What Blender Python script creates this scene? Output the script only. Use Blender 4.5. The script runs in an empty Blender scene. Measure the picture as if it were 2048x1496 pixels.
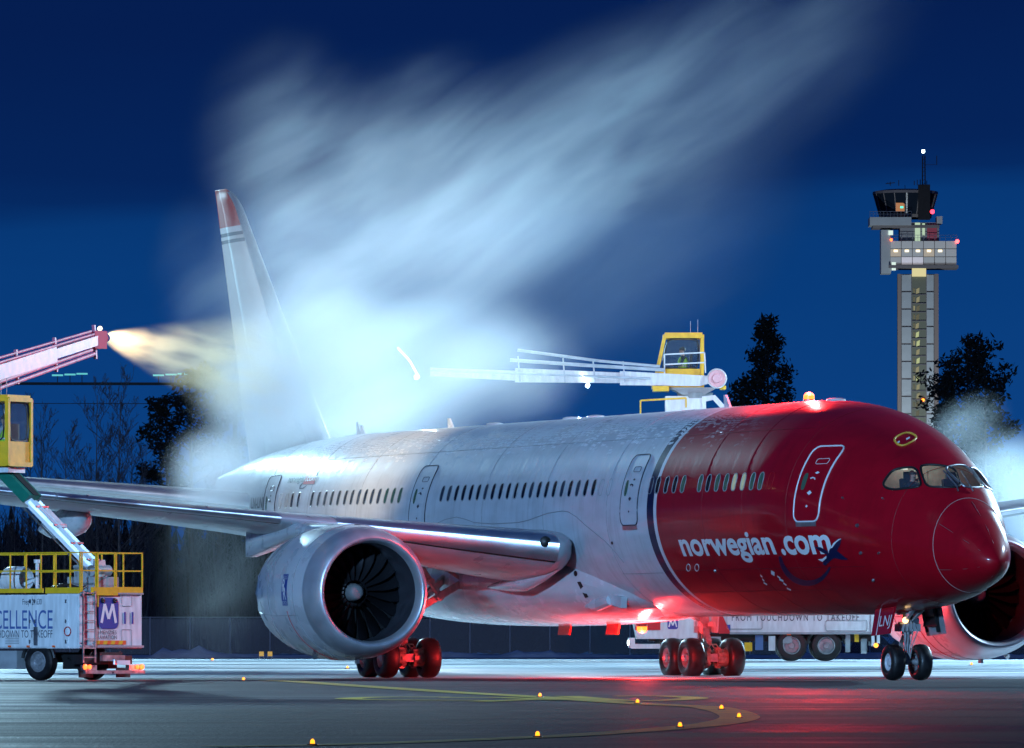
import bpy, bmesh, math, random
from mathutils import Vector, Matrix, Euler
R = math.radians
random.seed(7)
scene = bpy.context.scene
col = scene.collection

# ------------------------------------------------------------------ camera
F, TH, D0, CH, L0, YH = 15837.0, R(21.485), 213.54, 0.702, 10.646, 1308.7
cam = bpy.data.cameras.new('camera')
cam.sensor_width = 36.0; cam.sensor_fit = 'HORIZONTAL'
cam.lens = F / 2048 * 36.0
cam.shift_y = (YH - 748) / 2048
cam.clip_start = 1.0; cam.clip_end = 20000
camo = bpy.data.objects.new('camera', cam); col.objects.link(camo)
camo.location = (0, 0, CH); camo.rotation_euler = (R(90), 0, 0)
scene.camera = camo

# ------------------------------------------------------------------ world: blue hour sky under a stratus deck
world = bpy.data.worlds.new('World'); scene.world = world; world.use_nodes = True
wn, wl = world.node_tree.nodes, world.node_tree.links
wn.clear()
wout = wn.new('ShaderNodeOutputWorld'); wbg = wn.new('ShaderNodeBackground')
sky = wn.new('ShaderNodeTexSky'); sky.sky_type = 'NISHITA'; sky.sun_disc = False
sky.sun_elevation = R(4.0); sky.sun_rotation = R(200); sky.air_density = 1.5; sky.dust_density = 0.4; sky.ozone_density = 6.0
tint = wn.new('ShaderNodeMix'); tint.data_type = 'RGBA'; tint.blend_type = 'MIX'; tint.inputs[0].default_value = 0.94
wl.new(sky.outputs[0], tint.inputs[6])
tc = wn.new('ShaderNodeTexCoord'); sep = wn.new('ShaderNodeSeparateXYZ'); wl.new(tc.outputs['Generated'], sep.inputs[0])
mp = wn.new('ShaderNodeMapping'); mp.inputs['Scale'].default_value = (3.2, 3.2, 26); wl.new(tc.outputs['Generated'], mp.inputs[0])
nz = wn.new('ShaderNodeTexNoise'); nz.inputs['Scale'].default_value = 2.2; nz.inputs['Detail'].default_value = 4; wl.new(mp.outputs[0], nz.inputs['Vector'])
ad = wn.new('ShaderNodeMath'); ad.operation = 'MULTIPLY_ADD'; wl.new(nz.outputs['Fac'], ad.inputs[0]); ad.inputs[1].default_value = 0.016; tl_ = wn.new('ShaderNodeMath'); tl_.operation = 'MULTIPLY_ADD'; wl.new(sep.outputs[0], tl_.inputs[0]); tl_.inputs[1].default_value = -0.04; wl.new(sep.outputs[2], tl_.inputs[2]); wl.new(tl_.outputs[0], ad.inputs[2])
ramp = wn.new('ShaderNodeValToRGB'); wl.new(ad.outputs[0], ramp.inputs[0])
SKY_STOPS = [(0.0, (0.007, 0.046, 0.185)), (0.030, (0.003, 0.052, 0.225)), (0.0618, (0.0018, 0.042, 0.190)), (0.0672, (0.0012, 0.0185, 0.108)), (0.088, (0.0012, 0.0125, 0.082)), (0.6, (0.001, 0.014, 0.085))]
while len(ramp.color_ramp.elements) < len(SKY_STOPS): ramp.color_ramp.elements.new(0.5)
for e, (p, c) in zip(ramp.color_ramp.elements, SKY_STOPS):
    e.position = p; e.color = (*c, 1)
sc_ = wn.new('ShaderNodeVectorMath'); sc_.operation = 'SCALE'; sc_.inputs['Scale'].default_value = 10.0
wl.new(ramp.outputs[0], sc_.inputs[0]); wl.new(sc_.outputs[0], tint.inputs[7])
wl.new(tint.outputs[2], wbg.inputs[0]); wbg.inputs[1].default_value = 0.1
wl.new(wbg.outputs[0], wout.inputs[0])
tint.inputs[0].default_value = 0.995

# faint directional twilight
sun = bpy.data.lights.new('twilight_sun', 'SUN'); sun.energy = 0.06; sun.angle = R(30); sun.color = (0.55, 0.72, 1.0)
suno = bpy.data.objects.new('twilight_sun', sun); col.objects.link(suno); suno.rotation_euler = (R(50), 0, R(-60))

vs = scene.view_settings
vs.view_transform = 'Standard'; vs.look = 'None'; vs.exposure = 0; vs.gamma = 1; vs.use_curve_mapping = False
scene.render.engine = 'CYCLES'
cy = scene.cycles
cy.use_denoising = True; cy.use_adaptive_sampling = True; cy.adaptive_threshold = 0.02
cy.max_bounces = 8; cy.diffuse_bounces = 3; cy.glossy_bounces = 4; cy.transmission_bounces = 6; cy.volume_bounces = 3; cy.transparent_max_bounces = 24
cy.volume_step_rate = 1.0; cy.volume_max_steps = 64
cy.sample_clamp_indirect = 4.0; cy.sample_clamp_direct = 0
cy.caustics_reflective = False; cy.caustics_refractive = False

# ------------------------------------------------------------------ projection helpers (pixel of the photograph -> point of the place)
def at(px, py, d): return Vector(((px - 1024) / F * d, d, CH + (YH - py) / F * d))
def ground_z(d):
    if d < 205: return -0.008 * (205 - d)
    if d < 235: return 0.0
    if d < 268: return 0.475 * (d - 235) / 33
    if d < 420: return 0.475 + 0.175 * (d - 268) / 152
    return 0.65
def on_ground(px, py):
    lo, hi = 40.0, 4000.0
    for _ in range(60):
        m = math.sqrt(lo * hi)
        if YH + F * (CH - ground_z(m)) / m > py: lo = m
        else: hi = m
    return Vector(((px - 1024) / F * lo, lo, ground_z(lo)))
SN, CS = math.sin(TH), math.cos(TH)
AC_ROT = TH - math.pi / 2
AC_LOC = Vector((L0, D0, 0)) + 6.0 * Vector((SN, -CS, 0))
def to_ac(p):
    d = p - AC_LOC
    return Vector((d.x * SN - d.y * CS, d.x * CS + d.y * SN, d.z))
def from_ac(p): return AC_LOC + Vector((p[0] * SN + p[1] * CS, -p[0] * CS + p[1] * SN, p[2]))
def x_at(px, Y):
    u = (px - 1024) / F
    return (u * (D0 + Y * SN) - L0 - Y * CS) / (SN + u * CS) - 6.0
def dep_at(X, Y): return D0 - (X + 6) * CS + Y * SN
def z_at(X, Y, py): return CH + (YH - py) * dep_at(X, Y) / F
def pix(p):
    w = from_ac(p); return 1024 + F * w.x / w.y, YH - F * (w.z - CH) / w.y

# ------------------------------------------------------------------ object helpers
def tag(o, label=None, cat=None, group=None, kind=None):
    if label: o['label'] = label
    if cat: o['category'] = cat
    if group: o['group'] = group
    if kind: o['kind'] = kind
    return o
def empty(name, loc=(0, 0, 0), rz=0.0, parent=None):
    o = bpy.data.objects.new(name, None); col.objects.link(o)
    o.location = loc; o.rotation_euler = (0, 0, rz); o.parent = parent; o.empty_display_size = 0.3
    return o
def link(name, me, parent=None):
    o = bpy.data.objects.new(name, me); col.objects.link(o); o.parent = parent
    return o
def copy_tree(o, parent=None):
    c = o.copy(); col.objects.link(c); c.parent = parent
    for ch in list(o.children): copy_tree(ch, c)
    return c

class MB:
    def __init__(s): s.v = []; s.f = []; s.m = []
    def add(s, vs, fs, m=0):
        b = len(s.v); s.v += [tuple(p) for p in vs]; s.f += [tuple(i + b for i in f) for f in fs]; s.m += [m] * len(fs); return s
    def box(s, c, size, rot=None, m=0):
        hx, hy, hz = (a / 2 for a in size); c = Vector(c)
        M = Euler(rot).to_matrix() if rot else None
        vs = []
        for x in (-hx, hx):
            for y in (-hy, hy):
                for z in (-hz, hz):
                    p = Vector((x, y, z)); vs.append(c + (M @ p if M else p))
        return s.add(vs, [(0, 1, 3, 2), (4, 6, 7, 5), (0, 4, 5, 1), (2, 3, 7, 6), (0, 2, 6, 4), (1, 5, 7, 3)], m)
    def bar(s, a, b, w, h=None, m=0):
        a, b = Vector(a), Vector(b); d = (b - a); h = h or w
        if d.length < 1e-6: return s
        q = d.to_track_quat('X', 'Z').to_matrix(); L = d.length
        vs = []
        for x in (0, L):
            for y, z in ((-w / 2, -h / 2), (w / 2, -h / 2), (w / 2, h / 2), (-w / 2, h / 2)): vs.append(a + q @ Vector((x, y, z)))
        return s.add(vs, [(3, 2, 1, 0), (4, 5, 6, 7), (0, 1, 5, 4), (1, 2, 6, 5), (2, 3, 7, 6), (3, 0, 4, 7)], m)
    def tube(s, pts, r, n=8, m=0, closed=False):
        pts = [Vector(p) for p in pts]; rs = r if isinstance(r, (list, tuple)) else [r] * len(pts)
        vs = []; N = len(pts)
        for i, p in enumerate(pts):
            if closed: d = pts[(i + 1) % N] - pts[i - 1]
            else: d = pts[min(i + 1, N - 1)] - pts[max(i - 1, 0)]
            if d.length < 1e-9: d = Vector((0, 0, 1))
            q = d.to_track_quat('Z', 'Y').to_matrix()
            for k in range(n):
                a = 2 * math.pi * k / n; vs.append(p + q @ Vector((math.cos(a) * rs[i], math.sin(a) * rs[i], 0)))
        fs = []
        for i in range(N if closed else N - 1):
            j = (i + 1) % N
            for k in range(n): fs.append((i * n + k, i * n + (k + 1) % n, j * n + (k + 1) % n, j * n + k))
        if not closed: fs += [tuple(range(n - 1, -1, -1)), tuple((N - 1) * n + k for k in range(n))]
        return s.add(vs, fs, m)
    def cyl(s, a, b, r0, r1=None, n=16, m=0): return s.tube([a, b], [r0, r0 if r1 is None else r1], n, m)
    def lathe(s, prof, origin, axis, n=40, m=0, mfun=None, wob=None):
        # prof: (dist along axis, radius)
        origin = Vector(origin); axis = Vector(axis).normalized(); q = axis.to_track_quat('Z', 'Y').to_matrix()
        vs = []
        for i, (d, r) in enumerate(prof):
            for k in range(n):
                a = 2 * math.pi * k / n
                dd = d + (wob(i, k) if wob else 0)
                vs.append(origin + axis * dd + q @ Vector((math.cos(a) * r, math.sin(a) * r, 0)))
        b = len(s.v); s.v += [tuple(p) for p in vs]
        for i in range(len(prof) - 1):
            for k in range(n):
                s.f.append((b + i * n + k, b + i * n + (k + 1) % n, b + (i + 1) * n + (k + 1) % n, b + (i + 1) * n + k)); s.m.append(mfun(i) if mfun else m)
        return s
    def prism(s, poly, ext, m=0):
        ext = Vector(ext); n = len(poly); a = [Vector(p) for p in poly]
        vs = a + [p + ext for p in a]
        fs = [tuple(range(n - 1, -1, -1)), tuple(range(n, 2 * n))] + [(i, (i + 1) % n, n + (i + 1) % n, n + i) for i in range(n)]
        return s.add(vs, fs, m)
    def disc(s, c, nrm, r, n=20, m=0):
        c = Vector(c); q = Vector(nrm).to_track_quat('Z', 'Y').to_matrix()
        vs = [c] + [c + q @ Vector((math.cos(2 * math.pi * k / n) * r, math.sin(2 * math.pi * k / n) * r, 0)) for k in range(n)]
        return s.add(vs, [(0, 1 + k, 1 + (k + 1) % n) for k in range(n)], m)
    def grid(s, rows, m=0, closed=False):
        nr, nc = len(rows), len(rows[0]); vs = [p for r in rows for p in r]; fs = []
        for i in range(nr - 1):
            for j in range(nc if closed else nc - 1): fs.append((i * nc + j, i * nc + (j + 1) % nc, (i + 1) * nc + (j + 1) % nc, (i + 1) * nc + j))
        return s.add(vs, fs, m)
    def mesh(s, name, mats, smooth=False, fixn=False):
        me = bpy.data.meshes.new(name); me.from_pydata(s.v, [], s.f); me.update()
        for mt in (mats if isinstance(mats, (list, tuple)) else [mats]): me.materials.append(mt)
        if any(s.m): me.polygons.foreach_set('material_index', s.m)
        if fixn:
            bm = bmesh.new(); bm.from_mesh(me); bmesh.ops.recalc_face_normals(bm, faces=bm.faces); bm.to_mesh(me); bm.free()
        if smooth:
            me.polygons.foreach_set('use_smooth', [True] * len(me.polygons))
            if smooth != 'all':
                bm = bmesh.new(); bm.from_mesh(me)
                for e in bm.edges:
                    if len(e.link_faces) == 2 and e.calc_face_angle(0) > R(35): e.smooth = False
                bm.to_mesh(me); bm.free()
        return me
    def islands(s):
        par = list(range(len(s.v)))
        def find(a):
            while par[a] != a: par[a] = par[par[a]]; a = par[a]
            return a
        for f in s.f:
            r = find(f[0])
            for i in f[1:]: par[find(i)] = r
        out = {}
        for f, m in zip(s.f, s.m): out.setdefault(find(f[0]), []).append((f, m))
        for fs in out.values():
            idx = {}; mb = MB()
            for f, m in fs:
                for i in f:
                    if i not in idx: idx[i] = len(mb.v); mb.v.append(s.v[i])
                mb.f.append(tuple(idx[i] for i in f)); mb.m.append(m)
            yield mb
    def build_each(s, name, mats, parent=None, smooth=False, fixn=True):
        # every separate piece becomes a part of its own
        return [p.build(name, mats, parent, smooth, fixn) for p in s.islands()]
    def build(s, name, mats, parent=None, smooth=False, fixn=True): return link(name, s.mesh(name, mats, smooth, fixn), parent)

# ------------------------------------------------------------------ materials
MATS = {}
def mat(name, color, rough=0.5, metal=0.0, coat=0.0, emis=None, estr=0.0, var=0.0, vscale=3.0, bump=0.0, bscale=40.0, alpha=1.0, trans=0.0, streak=None, rvar=0.0):
    m = bpy.data.materials.new(name); m.use_nodes = True; nt = m.node_tree; p = nt.nodes['Principled BSDF']
    p.inputs['Base Color'].default_value = (*color, 1); p.inputs['Roughness'].default_value = rough; p.inputs['Metallic'].default_value = metal
    p.inputs['Coat Weight'].default_value = coat; p.inputs['Coat Roughness'].default_value = 0.06
    p.inputs['Alpha'].default_value = alpha; p.inputs['Transmission Weight'].default_value = trans
    if emis: p.inputs['Emission Color'].default_value = (*emis, 1); p.inputs['Emission Strength'].default_value = estr
    if var or bump or rvar:
        t = nt.nodes.new('ShaderNodeTexCoord'); n = nt.nodes.new('ShaderNodeTexNoise'); n.inputs['Scale'].default_value = vscale; n.inputs['Detail'].default_value = 5
        mpn = nt.nodes.new('ShaderNodeMapping'); nt.links.new(t.outputs['Object'], mpn.inputs[0]); mpn.inputs['Scale'].default_value = streak or (1, 1, 1)
        nt.links.new(mpn.outputs[0], n.inputs['Vector'])
        if var:
            r = nt.nodes.new('ShaderNodeMapRange'); nt.links.new(n.outputs['Fac'], r.inputs[0]); r.inputs[1].default_value = 0.3; r.inputs[2].default_value = 0.7; r.inputs[3].default_value = 1 - var; r.inputs[4].default_value = 1 + var * 0.5
            mx = nt.nodes.new('ShaderNodeVectorMath'); mx.operation = 'SCALE'; mx.inputs[0].default_value = color; nt.links.new(r.outputs[0], mx.inputs['Scale'])
            nt.links.new(mx.outputs[0], p.inputs['Base Color'])
        if rvar:
            r2 = nt.nodes.new('ShaderNodeMapRange'); nt.links.new(n.outputs['Fac'], r2.inputs[0]); r2.inputs[1].default_value = 0.3; r2.inputs[2].default_value = 0.7; r2.inputs[3].default_value = max(0.02, rough - rvar); r2.inputs[4].default_value = rough + rvar
            nt.links.new(r2.outputs[0], p.inputs['Roughness'])
        if bump:
            n2 = nt.nodes.new('ShaderNodeTexNoise'); n2.inputs['Scale'].default_value = bscale; n2.inputs['Detail'].default_value = 3; nt.links.new(t.outputs['Object'], n2.inputs['Vector'])
            b = nt.nodes.new('ShaderNodeBump'); b.inputs['Strength'].default_value = bump; b.inputs['Distance'].default_value = 0.02; nt.links.new(n2.outputs['Fac'], b.inputs['Height']); nt.links.new(b.outputs[0], p.inputs['Normal'])
    MATS[name] = m
    return m
def emit(name, color, strength):
    return mat(name, (0.02, 0.02, 0.02), 0.4, emis=color, estr=strength)
WHITE = mat('white_paint', (0.74, 0.76, 0.78), 0.28, coat=0.5, var=0.16, vscale=2.2, rvar=0.1)
TWHITE = mat('truck_white', (0.70, 0.72, 0.74), 0.42, coat=0.15, var=0.20, vscale=3.0, rvar=0.15, streak=(2.2, 2.2, 0.5))
YELLOW = mat('yellow_paint', (0.82, 0.47, 0.015), 0.38, coat=0.3, var=0.18, vscale=4)
DARK = mat('dark_rubber', (0.016, 0.016, 0.018), 0.55, var=0.3, vscale=6, bump=0.2)
TYRE = mat('tyre_rubber', (0.014, 0.013, 0.014), 0.45, var=0.35, vscale=5, rvar=0.15)
BLACKM = mat('black_metal', (0.02, 0.02, 0.022), 0.45, metal=0.3, var=0.3)
STEEL = mat('steel', (0.42, 0.44, 0.46), 0.38, metal=0.9, var=0.25, vscale=5, rvar=0.12)
ALU = mat('polished_aluminium', (0.86, 0.88, 0.92), 0.36, metal=0.92, var=0.10, vscale=1.5, rvar=0.06)
LIPM = mat('inlet_lip_metal', (0.64, 0.67, 0.72), 0.36, metal=0.62, var=0.14, vscale=2.0, rvar=0.08)
GREYP = mat('grey_paint', (0.30, 0.32, 0.34), 0.45, coat=0.1, var=0.2)
WINGG = mat('wing_grey', (0.40, 0.43, 0.46), 0.36, coat=0.2, var=0.2, vscale=1.2, streak=(0.4, 2, 1), rvar=0.1)
NAVY = mat('navy_paint', (0.010, 0.012, 0.055), 0.3, coat=0.5)
BLUEP = mat('blue_print', (0.006, 0.05, 0.30), 0.4)
INK = mat('dark_print', (0.03, 0.045, 0.075), 0.45)
WPRINT = mat('white_print', (0.80, 0.80, 0.82), 0.35, coat=0.3)
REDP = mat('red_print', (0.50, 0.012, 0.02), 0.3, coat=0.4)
REDPAINT = mat('red_gloss_paint', (0.42, 0.004, 0.014), 0.2, coat=0.7)
ORANGEP = mat('orange_reflective', (0.85, 0.12, 0.02), 0.4)
GLASSD = mat('dark_cabin_glass', (0.006, 0.010, 0.024), 0.12); GLASSD.node_tree.nodes['Principled BSDF'].inputs['Specular IOR Level'].default_value = 0.12
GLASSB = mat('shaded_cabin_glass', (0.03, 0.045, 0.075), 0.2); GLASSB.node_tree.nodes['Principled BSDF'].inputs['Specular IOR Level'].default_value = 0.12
GLASSG = mat('lit_cabin_glass', (0.02, 0.05, 0.05), 0.08, emis=(0.25, 0.75, 0.62), estr=0.045); GLASSG.node_tree.nodes['Principled BSDF'].inputs['Specular IOR Level'].default_value = 0.12
GLASSY = mat('bright_cabin_glass', (0.02, 0.05, 0.05), 0.08, emis=(0.75, 0.95, 0.75), estr=0.3)
CLEAR = mat('clear_glass', (0.10, 0.13, 0.15), 0.03, alpha=0.2)
TINTG = mat('tinted_glass', (0.05, 0.08, 0.10), 0.04, alpha=0.55)
SKIN = mat('skin', (0.55, 0.32, 0.24), 0.55)
HAIR = mat('hair', (0.03, 0.02, 0.015), 0.6)
HIVIS = mat('hi_vis_cloth', (0.45, 0.85, 0.04), 0.75, var=0.2)
SLEEVE = mat('pale_jacket', (0.62, 0.64, 0.68), 0.8, var=0.2)
NAVYC = mat('navy_cloth', (0.015, 0.02, 0.04), 0.8)
GREENP = mat('green_paint', (0.01, 0.19, 0.13), 0.4, coat=0.2, var=0.25)
PINKB = mat('boom_red_light_tint', (0.78, 0.30, 0.38), 0.4, coat=0.2, var=0.25)  # red lamp light on a white boom, put into its colour
RED_E = emit('red_lamp_lens', (1.0, 0.085, 0.010), 8)
AMBER_E = emit('amber_lamp_lens', (1.0, 0.33, 0.02), 3.2)
TAIL_E = emit('tail_lamp_lens', (1.0, 0.09, 0.012), 6)
WHITE_E = emit('white_lamp_lens', (0.75, 0.95, 1.0), 9)
# ================================================================== the setting
def asphalt():
    m = bpy.data.materials.new('damp_asphalt'); m.use_nodes = True; nt = m.node_tree; N = nt.nodes.new; L = nt.links.new; p = nt.nodes['Principled BSDF']
    t = N('ShaderNodeTexCoord')
    def noise(sc, scale=(1, 1, 1), det=4, rough=0.6):
        mp = N('ShaderNodeMapping'); mp.inputs['Scale'].default_value = scale; L(t.outputs['Object'], mp.inputs[0]); n = N('ShaderNodeTexNoise'); n.inputs['Scale'].default_value = sc; n.inputs['Detail'].default_value = det; n.inputs['Roughness'].default_value = rough; L(mp.outputs[0], n.inputs['Vector']); return n.outputs['Fac']
    def mr(src, a, b, c, d):
        n = N('ShaderNodeMapRange'); L(src, n.inputs[0]); n.inputs[1].default_value = a; n.inputs[2].default_value = b; n.inputs[3].default_value = c; n.inputs[4].default_value = d; return n.outputs[0]
    g = noise(9, (1, 0.10, 1), 3, 0.8); st = noise(0.25, (0.25, 1.2, 1), 5); big = noise(0.05, (0.6, 1, 1), 3)
    a = mr(g, 0.25, 0.8, 0.55, 1.5); b = mr(st, 0.3, 0.7, 0.72, 1.3); c = mr(big, 0.3, 0.7, 0.85, 1.2)
    m1 = N('ShaderNodeMath'); m1.operation = 'MULTIPLY'; L(a, m1.inputs[0]); L(b, m1.inputs[1]); m2 = N('ShaderNodeMath'); m2.operation = 'MULTIPLY'; L(m1.outputs[0], m2.inputs[0]); L(c, m2.inputs[1])
    v = N('ShaderNodeVectorMath'); v.operation = 'SCALE'; v.inputs[0].default_value = (0.019, 0.026, 0.037); L(m2.outputs[0], v.inputs['Scale']); 
    bk = N('ShaderNodeTexBrick'); bk.offset = 0.0; bk.inputs['Scale'].default_value = 1.0; bk.inputs['Brick Width'].default_value = 6.0; bk.inputs['Row Height'].default_value = 7.5; bk.inputs['Mortar Size'].default_value = 0.10; bk.inputs['Mortar Smooth'].default_value = .3; bk.inputs['Color1'].default_value = (1, 1, 1, 1); bk.inputs['Color2'].default_value = (.82, .82, .82, 1); bk.inputs['Mortar'].default_value = (.45, .45, .45, 1)
    rot = N('ShaderNodeMapping'); rot.inputs['Rotation'].default_value = (0, 0, R(14)); L(t.outputs['Object'], rot.inputs[0]); L(rot.outputs[0], bk.inputs['Vector'])
    tyre = noise(0.9, (0.07, 1.6, 1), 4, 0.6); tw_ = mr(tyre, 0.52, 0.66, 1.0, 0.55); slush = mr(noise(0.16, (0.30, 1.8, 1), 6, 0.7), 0.60, 0.74, 0.0, 0.075)
    v2 = N('ShaderNodeVectorMath'); v2.operation = 'MULTIPLY'; L(v.outputs[0], v2.inputs[0]); L(bk.outputs['Color'], v2.inputs[1]); v3 = N('ShaderNodeVectorMath'); v3.operation = 'SCALE'; L(v2.outputs[0], v3.inputs[0]); L(tw_, v3.inputs['Scale'])
    v4 = N('ShaderNodeVectorMath'); v4.operation = 'ADD'; L(v3.outputs[0], v4.inputs[0]); L(slush, v4.inputs[1]); L(v4.outputs[0], p.inputs['Base Color'])
    L(mr(st, 0.36, 0.64, 0.46, 0.78), p.inputs['Roughness']); p.inputs['Specular IOR Level'].default_value = 0.22
    bp = N('ShaderNodeBump'); bp.inputs['Strength'].default_value = 0.5; bp.inputs['Distance'].default_value = 0.03; L(noise(14, (1, 0.2, 1), 2), bp.inputs['Height']); L(bp.outputs[0], p.inputs['Normal'])
    return m
def pad_material():
    m = bpy.data.materials.new('floodlit_icy_concrete'); m.use_nodes = True; nt = m.node_tree; N = nt.nodes.new; L = nt.links.new; p = nt.nodes['Principled BSDF']
    t = N('ShaderNodeTexCoord'); mp = N('ShaderNodeMapping'); mp.inputs['Scale'].default_value = (0.05, 0.55, 1); L(t.outputs['Object'], mp.inputs[0]); n = N('ShaderNodeTexNoise'); n.inputs['Scale'].default_value = 0.8; n.inputs['Detail'].default_value = 6; n.inputs['Roughness'].default_value = 0.7; L(mp.outputs[0], n.inputs['Vector'])
    r = N('ShaderNodeValToRGB'); L(n.outputs['Fac'], r.inputs[0])
    for e, (a, c) in zip(r.color_ramp.elements, ((0.40, (0.20, 0.26, 0.30)), (0.56, (0.68, 0.74, 0.78)))): e.position = a; e.color = (*c, 1)  # pale streaks hold ice and also the floodlit brightness of the apron
    L(r.outputs[0], p.inputs['Base Color'])
    q = N('ShaderNodeMapRange'); L(n.outputs['Fac'], q.inputs[0]); q.inputs[1].default_value = 0.35; q.inputs[2].default_value = 0.65; q.inputs[3].default_value = 0.22; q.inputs[4].default_value = 0.6; L(q.outputs[0], p.inputs['Roughness'])
    return m
ASPH = asphalt(); PAD = pad_material()
SNOW = mat('old_snow', (0.60, 0.66, 0.74), 0.8, var=0.25, vscale=1.5, bump=0.8, bscale=6)
DEPTHS = [5, 40, 80, 110, 120, 130, 140, 150, 160, 170, 180, 190, 200, 205, 210, 220, 230, 235, 240, 250, 260, 268, 280, 300, 330, 370, 420, 520, 800, 1600, 4000, 9000]
def sheet(name, depths, xs_, dz, m):
    g = MB(); g.grid([[Vector((x_ * max(1, d / 700), d, ground_z(d) + dz)) for x_ in xs_] for d in depths]); o = g.build(name, m, None, fixn=False); return o
tag(sheet('ground', DEPTHS, [-900, -300, -120, -60, -20, 0, 20, 60, 120, 300, 900], 0, ASPH), kind='structure')
tag(sheet('deicing_pad', [231, 235, 240, 250, 260, 268, 280, 300, 318], [-120, -60, -20, 0, 20, 60, 120], 0.004, PAD), kind='structure')
tag(sheet('snowfield', [318.5, 330, 370, 420, 520, 800], [-400, -120, -60, 0, 60, 120, 400], 0.02, SNOW), kind='structure')
YLINE = mat('taxi_line_yellow', (0.55, 0.42, 0.02), 0.6, var=0.35, vscale=1.2)
def line_px(pts, w, name, n=60):
    # smooth curve on the ground through the pixel points
    P = [on_ground(*p) for p in pts]; C = []
    for i in range(len(P) - 1):
        p0, p1, p2, p3 = P[max(i - 1, 0)], P[i], P[i + 1], P[min(i + 2, len(P) - 1)]
        for k in range(10):
            t = k / 10; C.append(0.5 * ((2 * p1) + (p2 - p0) * t + (2 * p0 - 5 * p1 + 4 * p2 - p3) * t * t + (3 * p1 - p0 - 3 * p2 + p3) * t ** 3))
    C.append(P[-1]); rows = []
    for i, c in enumerate(C):
        d = C[min(i + 1, len(C) - 1)] - C[max(i - 1, 0)]; d.z = 0; d.normalize(); nn = Vector((-d.y, d.x, 0)) * w / 2
        a, b = c + nn, c - nn; a.z = ground_z(a.y) + 0.012; b.z = ground_z(b.y) + 0.012; rows.append([a, b])
    m = MB(); m.grid(rows); return tag(m.build(name, YLINE, None, fixn=False), kind='structure')
LIGHTS = [(1080, 1395), (1275, 1408), (1443, 1420), (1478, 1437), (1360, 1456), (1075, 1475), (625, 1491)]
line_px([(540, 1362), (680, 1370), (890, 1384), (1080, 1395), (1275, 1408), (1400, 1414), (1443, 1420), (1470, 1428), (1478, 1437), (1440, 1447), (1360, 1456), (1200, 1468), (1075, 1475), (800, 1486), (625, 1491), (420, 1494)], 0.75, 'taxi_line')
line_px([(1020, 1402), (850, 1401), (740, 1400), (697, 1398), (760, 1395), (900, 1395)], 0.6, 'taxi_line')
line_px([(960, 1404), (1060, 1400), (1120, 1401), (1000, 1396), (880, 1396)], 0.6, 'taxi_line')
line_px([(1132, 1393), (1250, 1402), (1340, 1401), (1390, 1397), (1330, 1393), (1230, 1393)], 0.6, 'taxi_line')
TAXI_POS = ['nearest the left edge of the frame at the bottom', 'below and left of the main bend, near the bottom', 'on the near side of the bend', 'at the tip of the bend', 'just beyond the tip of the bend', 'in the red beacon reflection', 'farthest along the yellow line']
TL_E = emit('taxi_light_lens', (1.0, 0.30, 0.012), 3.0)
lab = dict(zip(LIGHTS, reversed(TAXI_POS)))
def taxi_light(p, label, s=1.0):
    e = empty('taxiway_light', p); tag(e, label, 'light', 'taxiway lights set in the pavement')
    b = MB(); b.lathe([(0, .13 * s), (.012, .12 * s), (.018, .07 * s), (.018, .001)], (0, 0, 0), (0, 0, 1), 16); b.build('housing', BLACKM, e, smooth=True)
    b = MB(); b.lathe([(.018, .055 * s), (.06, .05 * s), (.085, .025 * s), (.09, .001)], (0, 0, 0), (0, 0, 1), 12); b.build('lens', TL_E, e, smooth=True)
for q in LIGHTS: taxi_light(on_ground(*q) + Vector((0, 0, .012)), 'amber taxiway light ' + lab[q], 0.66)
taxi_light(on_ground(487, 1362) + Vector((0, 0, .012)), 'amber taxiway light left of where the yellow line begins', .66)
for (px, py, lb) in ((425, 1322, 'amber pavement light at the far edge of the bright pad, left'), (695, 1338, 'amber pavement light on the pad under the big engine'), (1943, 1331, 'amber pavement light on the pad under the far engine')): taxi_light(on_ground(px, py) + Vector((0, 0, .012)), lb, .75)
# two yellow edge boards standing before the snow
for px, w in ((523, 'left'), (540, 'right')):
    p = on_ground(px, 1318); e = empty('edge_marker', p); tag(e, w + ' of the two small yellow marker boards in front of the snow bank', 'marker', 'marker boards')
    b = MB(); b.box((0, 0, .2), (.18, .05, .18)); b.build('board', emit('lit_marker_yellow', (1, .6, .05), .45), e); b = MB(); b.cyl((-.08, 0, 0), (-.08, 0, .12), .02, n=8); b.cyl((.08, 0, 0), (.08, 0, .12), .02, n=8); b.build('leg', STEEL, e)

# ---- snow banks
def snow_bank(px0, px1, d, h, wd, label, seed):
    random.seed(seed); a, b_ = (px0 - 1024) / F * d, (px1 - 1024) / F * d; n = max(10, int((b_ - a) / 0.35)); rows = []
    for i in range(n + 1):
        t = i / n; env = math.sin(math.pi * min(1, max(0, t))) ** 0.4 ; hh = h * env * (0.7 + 0.3 * math.sin(t * 23 + seed) * math.sin(t * 7.1)) ; row = []
        for k in range(9):
            s_ = k / 8 * 2 - 1; row.append(Vector((a + (b_ - a) * t, d + s_ * wd, ground_z(d) - .03 + max(0, (1 - s_ * s_)) * hh * (0.85 + 0.3 * random.random()))))
        rows.append(row)
    m = MB(); m.grid(rows); o = m.build('snow_bank', SNOW, None, smooth='all'); return tag(o, label, 'snow bank', 'ploughed snow banks')
snow_bank(290, 470, 330, 0.55, 2.2, 'jagged snow heap behind the left lorry tail', 3)
snow_bank(330, 1330, 352, 0.30, 1.6, 'long low snow bank running along the foot of the fence', 5)
snow_bank(985, 1150, 344, 0.42, 1.6, 'rounded snow mound between the two main gears', 8)
snow_bank(1340, 2150, 352, 0.28, 1.6, 'low snow bank behind the parked lorry', 12)

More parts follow.
